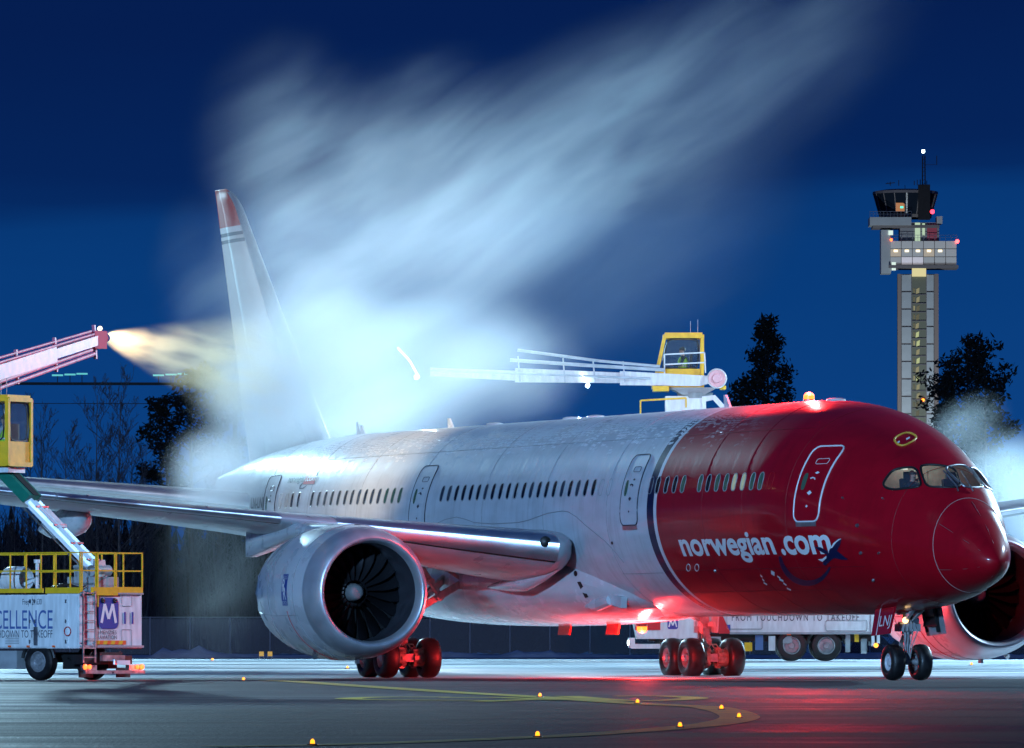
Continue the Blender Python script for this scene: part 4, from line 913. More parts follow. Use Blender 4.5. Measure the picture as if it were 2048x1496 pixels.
for sd in (-1, 1):
    st = [2.2, 2.5, 2.8, 3.05, 3.3, 3.5, 3.7, 4.4, 5.4, 6.6, 8, 9.5, 11, 13, 15, 17.5, 20, 23, 26, 28, 29, 30]
    w = MB(); rows = [wing_ring(sd * y) for y in st]
    w.grid(rows, closed=True); n = len(rows[0]); w.f.append(tuple((len(rows) - 1) * n + k for k in range(n))); w.m.append(0)
    wo = w.build('wing', WINGG, AC, smooth='all')
    for y0, y1 in ((3.52, 9.0), (10.4, 16.0), (16.06, 22.0), (22.06, 27.6)):
        s_ = MB(); rows = []
        prof = [(.075, .0600), (.05, .0508), (.03, .0400), (.012, .0262), (.003, .012), (0, 0), (.003, -.010), (.012, -.020), (.022, -.026)]
        ks = 12
        for i in range(ks + 1):
            y = y0 + (y1 - y0) * i / ks; r = []
            for u, v in prof:
                p = wpt(sd * y, u, v); c0 = wpt(sd * y, 0.05, 0.008); d = (p - c0); d.y = 0; r.append(p + d.normalized() * 0.016)
            rows.append(r)
        s_.grid(rows); s_.build('slat', ALU, wo, smooth='all')
        g = MB(); g.grid([[wpt(sd * (y0 + (y1 - y0) * i / ks), u, v) + Vector((0, 0, -0.006)) for u, v in ((.0225, -.0262), (.030, -.0292))] for i in range(ks + 1)]); g.build('slat_gap', BLACKM, wo, fixn=False)
    # flap track fairings
    for y, L_ in ((7.6, 4.6), (14.4, 4.6), (18.6, 3.6), (22.6, 3.2)):
        f = MB(); c = chord(y); base = wpt(sd * y, 0.62, -0.03); pr = [(0, .02), (.12, .16), (.35, .28), (.9, .42), (1.8, .47), (L_ * .7, .36), (L_, .03)]
        f.lathe(pr, base + Vector((1.2, 0, -0.25)), (-1, 0, -0.06), 14); f.build('flap_track_fairing', WHITE, wo, smooth='all')
    # landing light in the wing root
    p = wpt(sd * 3.85, 0.008, 0.004) + Vector((0.07, 0, 0)); b = MB(); b.lathe([(-.05, .17), (.03, .15), (.06, .08), (.065, 0.001)], p, (1, sd * 0.35, 0), 16); b.build('landing_light', BLACKM, wo, smooth=True)
    # small stall strips on the top
    b = MB()
    for y in (12.2, 13.4, 15.2, 16.6): q = wpt(sd * y, 0.03, 0.04); b.box(q + Vector((0, 0, .02)), (0.14, 0.03, 0.05))
    b.build_each('leading_edge_bracket', STEEL, wo)

# ---- wing-to-body fairing
def fair_ring(X):
    t = (X + 42.5) / (42.5 - 19.0); e = math.sin(math.pi * min(max(t, 0), 1)) ** 0.55; hw = 0.6 + 2.55 * e + (0.0); zb = 2.2 - 0.66 * e; zt = 3.2 + 1.1 * e ** 2
    out = []
    for k in range(40):
        a = 2 * math.pi * k / 40; c, s_ = math.cos(a), math.sin(a); zc = (zt + zb) / 2
        out.append(Vector((X, hw * math.copysign(abs(c) ** 0.75, c), zc + (zt - zb) / 2 * math.copysign(abs(s_) ** 0.8, s_))))
    return out
f = MB(); f.grid([fair_ring(-19.02 - i * (23.46 / 44)) for i in range(45)], closed=True)
BELLY = mat('belly_white', (0.60, 0.61, 0.64), 0.24, coat=0.5, var=0.14, vscale=1.0, rvar=0.08)
fo = f.build('wing_body_fairing', BELLY, AC, smooth='all')
# rolled wing-root fillet
for sd in (-1, 1):
    r = MB(); pts = []; rad = []
    for i in range(22):
        u = 0.015 + 0.50 * i / 21; y = 3.05 + 0.25 * math.sin(math.pi * i / 21)
        uu = max(u, 0); lo = -0.062 if uu > 0.25 else -0.062 * math.sqrt(min(1, uu / 0.25)) if uu > 0 else 0
        p = wpt(sd * y, uu, lo) + Vector((0.3 if u < 0 else 0, 0, -0.02)); pts.append(p); rad.append(0.05 + 0.17 * math.sin(math.pi * min(1, i / 21)))
    r.tube(pts, rad, 12); r.build('root_fillet', BELLY, AC, smooth='all')
# air inlets, exhaust bump, drain masts under the belly
def fair_hit(px, py, off=0.0):
    o = Vector((0, 0, CH)); d = Vector(((px - 1024) / F, 1, (YH - py) / F)); t = 205.0
    def ins(p):
        if not -42.4 < p.x < -19.1: return 1
        tt = (p.x + 42.5) / 23.5; e = math.sin(math.pi * tt) ** 0.55; hw = 0.6 + 2.55 * e; zb = 2.2 - 0.66 * e; zt = 3.2 + 1.1 * e ** 2; zc = (zt + zb) / 2
        return (abs(p.y) / hw) ** (2 / 0.75) + (abs(p.z - zc) / ((zt - zb) / 2)) ** (2 / 0.8) - 1
    while t < 270:
        p = to_ac(o + d * t)
        if ins(p) < 0 or inside(p) < 0: return to_ac(o + d * (t - 0.05 - off))
        t += 0.05
    return to_ac(o + d * 240)
b = MB(); q = [fair_hit(*c) for c in ((1154, 1164), (1190, 1160), (1196, 1176), (1170, 1196))]; b.add(q, [(0, 1, 2, 3)]); io = b.build('air_inlet', BELLY, AC, fixn=False)
b = MB(); b.add([fair_hit(*c, 0.02) for c in ((1154, 1164), (1161, 1163), (1177, 1194), (1170, 1196))], [(0, 1, 2, 3)]); b.build('inlet_shade_quad', BLACKM, io, fixn=False)  # flat dark quad painted for the shade inside the inlet
b = MB(); b.disc(fair_hit(1151, 1147, 0.03), (0.3, -1, -0.1), 0.085, 14); b.disc(fair_hit(1224, 1086, 0.03), (0.3, -1, -0.1), 0.05, 10); b.build_each('vent_hole', BLACKM, AC, fixn=False)
b = MB(); b.tube([fair_hit(1172, 1213), fair_hit(1195, 1209, -0.02), fair_hit(1222, 1200, -0.05)], [0.05, 0.2, 0.16], 10); b.box(fair_hit(1236, 1201), (0.9, 0.2, 0.32), (0, R(8), 0)); b.build('exhaust_fairing', BELLY, AC, smooth=True)
MAST_TINT = mat('drain_mast_red_light', (0.75, 0.06, 0.02), 0.4)  # red light falling on the masts is put into their colour
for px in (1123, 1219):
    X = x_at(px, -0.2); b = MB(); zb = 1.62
    b.prism([(X - 0.55, -0.05, zb), (X + 0.35, -0.05, zb), (X + 0.2, -0.05, zb - 0.34), (X - 0.7, -0.05, zb - 0.34)], (0, 0.06, 0)); b.build('drain_mast', MAST_TINT, AC)

b = MB(); b.tube([hit(*q, 0.002) for q in dens([(871, 1048), (890, 1039), (913, 1034), (932, 1039), (948, 1045), (985, 1048), (1037, 1045), (1058, 1040), (1077, 1033), (1094, 1027), (1111, 1024), (1125, 1022), (1137, 1024), (1153, 1034), (1169, 1049), (1190, 1066), (1211, 1083), (1230, 1103), (1248, 1125)], 6, closed=False)], 0.011, 4); b.build('fairing_seam', SEAM_W, AC)
# ---- engines
ZE = 2.47
COWL = mat('cowl_white', (0.60, 0.63, 0.67), 0.3, coat=0.4, var=0.16, vscale=1.4, rvar=0.1)
LINER = mat('inlet_liner', (0.075, 0.08, 0.10), 0.42, metal=0.4, var=0.2, rvar=0.08)
FANM = mat('fan_blade_metal', (0.035, 0.035, 0.042), 0.36, metal=0.7)
SPIN = mat('spinner_grey', (0.20, 0.205, 0.21), 0.6)
OUT = [(0, 1.53), (.02, 1.575), (.07, 1.63), (.17, 1.69), (.34, 1.755), (.55, 1.81), (.80, 1.855), (1.3, 1.915), (1.9, 1.945), (2.7, 1.95), (3.4, 1.91), (4.1, 1.84), (4.8, 1.73), (5.3, 1.62), (5.55, 1.56)]
INN = [(0, 1.53), (.02, 1.495), (.07, 1.455), (.17, 1.42), (.34, 1.395)]
def blade_mesh():
    b = MB(); rows = []
    for i in range(8):
        t = i / 7; r = 0.34 + 1.06 * t; tw = R(22 + 42 * t); ch = 0.36 + 0.16 * math.sin(math.pi * t); row = []
        for k in range(5):
            s_ = (k / 4 - 0.5) * ch; cam_ = 0.04 * (1 - (2 * k / 4 - 1) ** 2)
            row.append(Vector((math.cos(tw) * s_ * 1.0 + cam_ - 0.10 * t * t, math.sin(tw) * s_ + 0.10 * t, r)))
        rows.append(row)
    b.grid(rows); return b.mesh('fan_blade', FANM, smooth='all')
BLADE = blade_mesh()
for sd in (-1, 1):
    o = Vector((-21.0, sd * 9.75, ZE)); ax = (-1, 0, 0)
    eng = MB(); i0 = 6
    eng.lathe(OUT[i0:], o, ax, 80, wob=lambda i, k: (-0.16 + 0.32 * abs(((k / 80 * 20) % 1) - 0.5) * 1.0 if i == len(OUT) - 1 - i0 else 0))
    eo = eng.build('engine', COWL, AC, smooth='all')
    l = MB(); l.lathe(list(reversed(INN)) + OUT[1:i0 + 1], o, ax, 80); l.build('inlet_lip', LIPM, eo, smooth='all')
    l = MB(); l.lathe([(.34, 1.395), (.8, 1.385), (1.2, 1.40), (1.75, 1.42)], o, ax, 60); l.build('inlet_liner', LINER, eo, smooth='all')
    l = MB(); l.lathe([(5.5, 1.5), (4.4, 1.45), (3.0, 1.42), (1.75, 1.42)], o, ax, 40); l.disc(o + Vector((-1.95, 0, 0)), (1, 0, 0), 1.42, 40); l.build('fan_duct', BLACKM, eo, smooth='all')
    l = MB(); l.lathe([(1.28, 0.001), (1.285, .10), (1.31, .17), (1.38, .215), (1.5, .245), (1.7, .26)], o, ax, 32); l.build('spinner', SPIN, eo, smooth='all')
    l = MB(); l.lathe([(1.5, .345), (1.52, .40), (1.8, .42)], o, ax, 32); l.build('spinner_ring', BLACKM, eo, smooth='all')
    for k in range(20):
        bl = link('fan_blade', BLADE, eo); bl.location = o + Vector((-1.6, 0, 0)); bl.rotation_euler = (2 * math.pi * k / 20, 0, 0)
    l = MB(); l.lathe([(4.4, 1.05), (5.2, 1.02), (6.2, .86), (6.9, .70)], o, ax, 40); l.lathe([(6.3, .5), (7.4, .35), (8.0, .05)], o, ax, 24); l.build('core_nozzle', STEEL, eo, smooth='all')
    # seams, drain scoop, badge
    l = MB()
    for d_, r_ in ((1.42, 1.929), (3.55, 1.905)): l.tube([o + Vector((-d_, math.cos(2 * math.pi * k / 64) * r_, math.sin(2 * math.pi * k / 64) * r_)) for k in range(64)], 0.008, 4, closed=True)
    for a in (-118, 200): l.tube([o + Vector((-d_, math.cos(R(a)) * (r_ + .002), math.sin(R(a)) * (r_ + .002))) for d_, r_ in OUT[7:-1]], 0.008, 4)
    l.build_each('cowl_seam', GREYP, eo)
    l = MB(); l.tube([o + Vector((-2.0, math.cos(R(a)) * 1.952, math.sin(R(a)) * 1.952)) for a in range(196, 262, 4)], 0.010, 4)
    l.build('warning_line', REDP, eo)
    l = MB(); a = R(-121 if sd < 0 else -59); c = o + Vector((-1.9, math.cos(a) * 1.95, math.sin(a) * 1.95)); l.tube([c + Vector((-.25, 0, 0.03)), c + Vector((0, math.cos(a) * .12, math.sin(a) * .12)), c + Vector((.12, math.cos(a) * .2, math.sin(a) * .2))], [.02, .06, .08], 8); l.box(o + Vector((-1.3, 0, -1.96)), (.2, .08, .14)); l.build('drain_scoop', STEEL, eo, smooth=True)
    def cyl_pt(u, ang, off=0.008):
        d_ = u
        for (d0_, r0_), (d1_, r1_) in zip(OUT, OUT[1:]):
            if d0_ <= d_ <= d1_: r_ = r0_ + (r1_ - r0_) * (d_ - d0_) / (d1_ - d0_); break
        return o + Vector((-d_, math.cos(ang) * (r_ + off), math.sin(ang) * (r_ + off)))
    a0 = R(180 - 2) if sd < 0 else R(2); sg = -1 if sd < 0 else 1
    bd = MB(); bd.grid([[cyl_pt(2.25 - 0.42 * i / 4, a0 + sg * (0.23 - 0.46 * j / 12)) for i in range(5)] for j in range(13)]); bo = bd.build('engine_badge', BLUEP, eo, fixn=False)
    text_obj('badge_lettering', 'R', lambda u, v: cyl_pt(2.19 - 0.24 * u, a0 + sg * (-0.02 + 0.25 * v), 0.014), WPRINT, bo, grid=0.3, bold=0.02)
    text_obj('badge_lettering', 'R', lambda u, v: cyl_pt(2.10 - 0.24 * u, a0 + sg * (-0.14 + 0.25 * v), 0.014), WPRINT, bo, grid=0.3, bold=0.02)
    text_obj('badge_lettering', 'ROLLS', lambda u, v: cyl_pt(2.22 - 0.36 * u, a0 + sg * (0.155 + 0.075 * v), 0.014), WPRINT, bo, grid=0.3)
    text_obj('badge_lettering', 'ROYCE', lambda u, v: cyl_pt(2.22 - 0.36 * u, a0 + sg * (-0.215 + 0.075 * v), 0.014), WPRINT, bo, grid=0.3)
    # pylon
    py_ = MB(); rows = []
    for i in range(12):
        t = i / 11; X = -22.3 - 9.0 * t; hw = 0.05 + 0.32 * math.sin(math.pi * min(1, 0.12 + t * 0.8)) ** 0.7; top = ZE + 1.93 + 0.22 * t if t < 0.45 else ZE + 2.05 + (0.35 * (t - .45)); bot = ZE + 1.7 - (1.2 if t > 0.5 else 0) * (t - 0.5)
        if t > 0.45: top = min(top, wpt(sd * 9.75, min(0.6, max(0.0, (-26.5 - X) / chord(9.75))), -0.02).z + 0.25)
        rows.append([Vector((X, sd * 9.75 + a * hw, bot + (top - bot) * c)) for a, c in ((-1, 0), (-1, .5), (-0.8, .85), (-0.3, 1), (.3, 1), (.8, .85), (1, .5), (1, 0))])
    py_.grid(rows, closed=True); py_.build('pylon', COWL, AC, smooth='all')

# ---- fin, rudder and tailplane
def finmat():
    m = bpy.data.materials.new('fin_livery'); m.use_nodes = True; nt = m.node_tree; N = nt.nodes.new; L = nt.links.new; p = nt.nodes['Principled BSDF']
    t = N('ShaderNodeTexCoord'); s_ = N('ShaderNodeSeparateXYZ'); L(t.outputs['Object'], s_.inputs[0]); tl = N('ShaderNodeMath'); tl.operation = 'MULTIPLY_ADD'; L(s_.outputs[0], tl.inputs[0]); tl.inputs[1].default_value = 0.0; L(s_.outputs[2], tl.inputs[2])
    r = N('ShaderNodeValToRGB'); mr = N('ShaderNodeMapRange'); L(tl.outputs[0], mr.inputs[0]); mr.inputs[1].default_value = 7.0; mr.inputs[2].default_value = 17.0; L(mr.outputs[0], r.inputs[0]); r.color_ramp.interpolation = 'CONSTANT'
    st = [(0, (.55, .57, .60)), (.742, (.09, .11, .17)), (.752, (.58, .60, .63)), (.765, (.09, .11, .17)), (.777, (.66, .68, .72)), (.795, (.38, .012, .022))]
    while len(r.color_ramp.elements) < len(st): r.color_ramp.elements.new(.5)
    for e, (a, c) in zip(r.color_ramp.elements, st): e.position = a; e.color = (*c, 1)
    L(r.outputs[0], p.inputs['Base Color']); p.inputs['Roughness'].default_value = .55; p.inputs['Specular IOR Level'].default_value = .2
    return m
FIN = finmat()
zf = lambda t: 6.9 + (16.05 - 6.9) * t
XT_le, XT_te = x_at(474, 0), x_at(430, 0)
xle_12 = x_at(541, 0); z12 = z_at(xle_12, 0, 570); xle_top = x_at(482, 0); ztop = z_at(xle_top, 0, 410)
sl = (xle_top - xle_12) / (ztop - z12)
xte_a = x_at(430, 0); zte_a = z_at(xte_a, 0, 381); xte_b = x_at(463, 0); zte_b = z_at(xte_b, 0, 640); sl2 = (xte_a - xte_b) / (zte_a - zte_b)
ZTIP = zte_a
def fin_ring(z, u0=0.0, u1=1.0, th=1.0):
    xl = xle_12 + sl * (z - z12); xt = xte_b + sl2 * (z - zte_b)
    k = (ZTIP - z)
    if k < 0.8: xl -= 0.85 * (1 - k / 0.8) ** 2.2
    c = xl - xt; n = 14; t = 0.105 * c * th * (1 if k > 0.3 else max(0.12, k / 0.3)); up = []; dn = []
    for i in range(n + 1):
        u = u0 + (u1 - u0) * (i / n) ** 1.6; y = t * 2.6 * (0.2969 * math.sqrt(u) - 0.126 * u - 0.3516 * u * u + 0.2843 * u ** 3 - 0.1036 * u ** 4) * 1.9
        up.append(Vector((xl - u * c, y, z))); dn.append(Vector((xl - u * c, -y, z)))
    return up + list(reversed(dn))
zs = [6.6 + (ZTIP - 0.9 - 6.6) * i / 10 for i in range(11)] + [ZTIP - 0.7, ZTIP - .5, ZTIP - .35, ZTIP - .22, ZTIP - .12, ZTIP - .04, ZTIP]
f = MB(); rows = [fin_ring(z, 0, 0.70) for z in zs]; f.grid(rows, closed=True); n = len(rows[0]); f.f.append(tuple((len(rows) - 1) * n + k for k in range(n))); f.m.append(0); fino = f.build('vertical_fin', FIN, AC, smooth='all')
f = MB(); rows = [fin_ring(z, 0.705, 1.0) for z in zs]; f.grid(rows, closed=True); f.f.append(tuple((len(rows) - 1) * n + k for k in range(n))); f.m.append(0); f.build('rudder', FIN, AC, smooth='all')
f = MB(); f.grid([[fin_ring(z)[i] + Vector((0.012, 0, 0)) for i in (4, 3, 2, 1, 0, -2, -3, -4, -5)] for z in zs[:-2]])
f.v = [(a, b * 1.02 + math.copysign(.008, b), c) for a, b, c in f.v]; f.build('fin_leading_edge', ALU, fino, smooth='all')
for sd in (-1, 1):
    h = MB(); rows = []
    for i in range(10):
        t = i / 9; Y = sd * (0.9 + 9.0 * t); xl = -53.6 - 7.0 * t - (0.9 * max(0, t - .92) / .08); c = 6.2 - 4.2 * t; z = 5.45 + 0.115 * abs(Y)
        rows.append([Vector((xl - u * c, Y, z + v * c * 0.85)) for u, v in AF_U] + [Vector((xl - u * c, Y, z - abs(v) * c)) for u, v in reversed(AF_L)])
    h.grid(rows, closed=True); n = len(rows[0]); h.f.append(tuple(9 * n + k for k in range(n))); h.m.append(0); ho = h.build('tailplane', WINGG, AC, smooth='all')
    g = MB(); g.grid([[rows[i][k] + Vector((0.015 if k in (0, 1, n - 1) else 0.004, 0, 0.012 if k < 8 else -0.012)) for k in (4, 3, 2, 1, 0, n - 1, n - 2)] for i in range(10)]); g.build('tailplane_leading_edge', ALU, ho, smooth='all')

# ---- antennas and beacons
for px, h, X in ((1459, 0.36, None), (905, 0.3, None), (722, 0.42, None), (730, 0.30, None)):
    X = x_at(px, 0); zt = sect(X)[0]; b = MB(); b.prism([(X - 0.32, -0.03, zt - .02), (X + 0.12, -0.03, zt - .02), (X - 0.22, -0.03, zt + h), (X - 0.36, -0.03, zt + h)], (0, .06, 0)); b.build('blade_antenna', WHITE, AC)
for px in (990, 1143, 1192, 1672):
    X = x_at(px, 0); zt = sect(X)[0]; b = MB(); b.lathe([(-.05, .28), (.03, .26), (.06, .16), (.07, .001)], (X, 0, zt), (0, 0, 1), 16); b.build('antenna_dome', WHITE, AC, smooth=True)
def beacon(p, up, energy):
    b = MB(); b.lathe([(0, .17), (.05, .16), (.07, .12)], p, up, 16); bo = b.build('beacon', STEEL, AC, smooth=True)
    b = MB(); b.lathe([(.06, .15), (.16, .15), (.23, .10), (.26, .001)], p, up, 16); b.build('beacon_lens', RED_E, bo, smooth=True)
    l = bpy.data.lights.new('beacon_light', 'POINT'); l.energy = energy; l.color = (1, 0.03, 0.03); l.shadow_soft_size = 0.1
    lo = bpy.data.objects.new('beacon_light', l); col.objects.link(lo); lo.parent = AC; lo.location = Vector(p) + Vector(up) * 0.5
beacon((x_at(1618, 0), 0, sect(x_at(1618, 0))[0]), (0, 0, 1), 5000)
beacon((x_at(1284, 0), 0, 1.57), (0, 0, -1), 4200)

# ---- landing gear
def wheel(parent, c, r, w, ax=(0, 1, 0), rim=0.52):
    wo = MB(); h = w / 2
    wo.lathe([(-h * .72, r * rim), (-h * .92, r * (rim + .06)), (-h, r * .74), (-h * .86, r * .90), (-h * .6, r * .972), (-h * .2, r), (h * .2, r), (h * .6, r * .972), (h * .86, r * .90), (h, r * .74), (h * .92, r * (rim + .06)), (h * .72, r * rim)], c, ax, 36)
    b = wo.build('wheel', TYRE, parent, smooth='all')
    return b
RIMM = mat('wheel_rim', (0.42, 0.42, 0.44), 0.4, metal=0.6, var=0.25, vscale=8)
def rim_part(mb, c, r, w, ax=(0, 1, 0), rim=0.52):
    h = w / 2
    mb.lathe([(-h * .74, r * rim), (-h * .78, r * (rim - .04)), (-h * .45, r * (rim - .10)), (-h * .35, r * .25), (-h * .75, r * .2), (-h * .8, .001)], c, ax, 28)
    mb.lathe([(h * .74, r * rim), (h * .78, r * (rim - .04)), (h * .45, r * (rim - .10)), (h * .35, r * .25), (h * .75, r * .2), (h * .8, .001)], c, ax, 28)
    for k in range(8):
        a = 2 * math.pi * k / 8
        for s_ in (-1, 1): mb.cyl(Vector(c) + Vector((math.cos(a) * r * .34, s_ * h * .35, math.sin(a) * r * .34)), Vector(c) + Vector((math.cos(a) * r * .34, s_ * h * .52, math.sin(a) * r * .34)), r * .05, n=6)
GEARM = mat('gear_grey', (0.45, 0.45, 0.46), 0.42, metal=0.2, var=0.3, vscale=6)
for sd in (-1, 1):
    gx, gy = -31.83, sd * 4.9; g = MB()
    g.cyl((gx, gy, 3.7), (gx, gy, 1.55), 0.21, 0.21, 20); g.cyl((gx, gy, 1.55), (gx, gy, 1.35), 0.25, 0.25, 20); g.cyl((gx, gy, 1.4), (gx, gy, 0.66), 0.14, 0.14, 16)
    g.bar((gx + .95, gy, .60), (gx - .95, gy, .60), 0.26, 0.24)
    for k in (-1, 1): g.cyl((gx + k * .74, gy - .62, .60), (gx + k * .74, gy + .62, .60), 0.10, n=12)
    g.bar((gx + .2, gy, 1.5), (gx + .55, gy, 1.1), .16, .08); g.bar((gx + .55, gy, 1.1), (gx + .2, gy, .75), .16, .08)
    go = g.build('main_gear', GEARM, AC, smooth=True)
    for k in (-1, 1):
        for s_ in (-1, 1):
            c = (gx + k * .74, gy + s_ * .66, .60); w = wheel(go, c, .60, .52)
            m = MB(); rim_part(m, c, .60, .52); m.build('hub', RIMM, w, smooth=True)
    # brake packs and hoses between the wheels
    g = MB()
    for k in (-1, 1):
        for s_ in (-1, 1):
            g.lathe([(-.16, .27), (.16, .27)], (gx + k * .74, gy + s_ * .30, .6), (0, 1, 0), 18)
            for a in range(0, 360, 45): g.box((gx + k * .74 + .26 * math.cos(R(a)), gy + s_ * .2, .6 + .26 * math.sin(R(a))), (.10, .16, .10), (R(10), R(a), 0))
    for i in range(5):
        z0_ = 1.4 - .1 * i; g.tube([(gx + .2, gy + .1 * (i - 2), z0_), (gx + .45, gy + .14 * (i - 2), 1.0), (gx + .8, gy + .16 * (i - 2), .75)], .022, 5)
    g.build_each('brake_pack', mat('brake_metal', (0.42, 0.37, 0.30), 0.5, metal=0.4, var=0.4, vscale=9), go, smooth=True)
    # side and drag braces
    g = MB()
    for (a, c, r) in (((gx + .1, gy, 1.75), (gx + .5, gy - sd * 2.6, 3.25), .11), ((gx - .1, gy, 1.75), (gx - 1.2, gy - sd * 2.2, 3.2), .11), ((gx + .3, gy - sd * 1.2, 2.45), (gx + .9, gy - sd * .3, 3.4), .08), ((gx + .4, gy - sd * 1.9, 2.9), (gx + .2, gy - sd * .9, 3.6), .06), ((gx + .2, gy, 2.3), (gx + 1.9, gy, 3.5), .09)):
        g.bar(a, c, r * 1.3, r * 1.9); g.cyl(Vector(a) - Vector((.1, 0, 0)), Vector(a) + Vector((.14, 0, 0)), r * 1.3, n=10); g.cyl(Vector(a).lerp(Vector(c), .45) - Vector((.1, 0, 0)), Vector(a).lerp(Vector(c), .45) + Vector((.14, 0, 0)), r * 1.2, n=10)
    g.build('gear_brace', GEARM, go, smooth=True)
    d = MB(); d.prism([(gx - .9, gy + sd * .34, 3.5), (gx + .75, gy + sd * .34, 3.5), (gx + .5, gy + sd * .26, 1.35), (gx - .5, gy + sd * .26, 1.35)], (0, sd * .05, 0)); d.box((gx, gy + sd * .05, 1.62), (.34, .5, .16)); d.build('gear_door', WHITE, go)
    # open wheel well and belly door
    d = MB(); d.prism([(gx + 2.2, sd * 2.2, 1.95), (gx - 2.2, sd * 2.2, 1.95), (gx - 2.0, sd * 2.62, 2.75), (gx + 2.0, sd * 2.62, 2.75)], (0, sd * .04, 0)); d.build('wheel_well_door', BELLY, go)
# nose gear
g = MB(); nx = -6.0
g.cyl((nx + .1, 0, 2.4), (nx + .02, 0, 1.25), .15, .15, 16); g.cyl((nx + .02, 0, 1.3), (nx, 0, .45), .085, .085, 14); g.cyl((nx, -.42, .49), (nx, .42, .49), .07, n=12)
g.bar((nx - .14, 0, 1.2), (nx - .42, 0, .88), .14, .06); g.bar((nx - .42, 0, .88), (nx - .1, 0, .55), .14, .06)
g.bar((nx + .1, -.1, 1.6), (nx + 1.5, -.18, 2.3), .09); g.bar((nx + .1, .1, 1.6), (nx + 1.5, .18, 2.3), .09)
g.box((nx + .06, 0, 1.42), (.34, .62, .2)); g.box((nx + .06, 0, 1.85), (.3, .5, .16)); g.cyl((nx + .1, -.28, 1.5), (nx + .1, .28, 1.5), .09, n=10)
for i in range(4): g.tube([(nx + .2, -.12 + .08 * i, 1.7), (nx + .26, -.2 + .13 * i, 1.3), (nx + .12, -.1 + .07 * i, .95), (nx + .1, -.05 + .03 * i, .55)], .018, 5)
ng = g.build('nose_gear', GEARM, AC, smooth=True)
for s_ in (-1, 1):
    c = (nx, s_ * .40, .49); w = wheel(ng, c, .49, .40, rim=.48); m = MB(); rim_part(m, c, .49, .40, rim=.48); m.build('hub', mat('white_rim', (.62, .62, .66), .4, var=.2, vscale=9) if s_ < 0 else RIMM, w, smooth=True)
    b = MB(); b.lathe([(0, .085), (.03, .09), (.035, .001)], (nx + .24, s_ * .16, 1.62), (1, 0, 0), 14); b.build('taxi_light', emit('taxi_lamp_lens', (1, .62, .3), 3.0) if s_ < 0 else STEEL, ng, smooth=True)
    pts = [(nx - .55, s_ * .62, 2.02), (nx + .75, s_ * .62, 2.08), (nx + .72, s_ * .80, 1.26), (nx - .45, s_ * .80, 1.20)]
    d = MB(); d.prism(pts, (0, s_ * .05, 0)); do = d.build('nose_gear_door', REDPAINT if s_ < 0 else GREYP, ng)
    if s_ > 0:
        b = MB(); b.box((nx + .1, s_ * .69, 1.65), (.9, .03, .4), (R(-12 * s_), 0, 0)); b.bar((nx - .3, s_ * .6, 1.9), (nx - .25, s_ * .72, 1.3), .08); b.bar((nx + .5, s_ * .6, 1.95), (nx + .48, s_ * .72, 1.3), .08); b.build_each('door_rib', BLACKM, do)
    def dpt(u, v):
        t = v; a = Vector(pts[3]).lerp(Vector(pts[0]), t); c = Vector(pts[2]).lerp(Vector(pts[1]), t); return a.lerp(c, u) + Vector((0, s_ * .056, 0))
    if s_ < 0:
        text_obj('door_lettering', 'LNJ', lambda u, v: dpt(.36 + .6 * u, .28 + .5 * v), WPRINT, do, grid=0, bold=0.0)
        b = MB(); b.add([dpt(.27, .0), dpt(.31, .0), dpt(.31, 1), dpt(.27, 1)], [(0, 1, 2, 3)]); b.add([dpt(0, .96), dpt(1, .96), dpt(1, 1), dpt(0, 1)], [(0, 1, 2, 3)]); b.build('door_stripe', WPRINT, do, fixn=False)
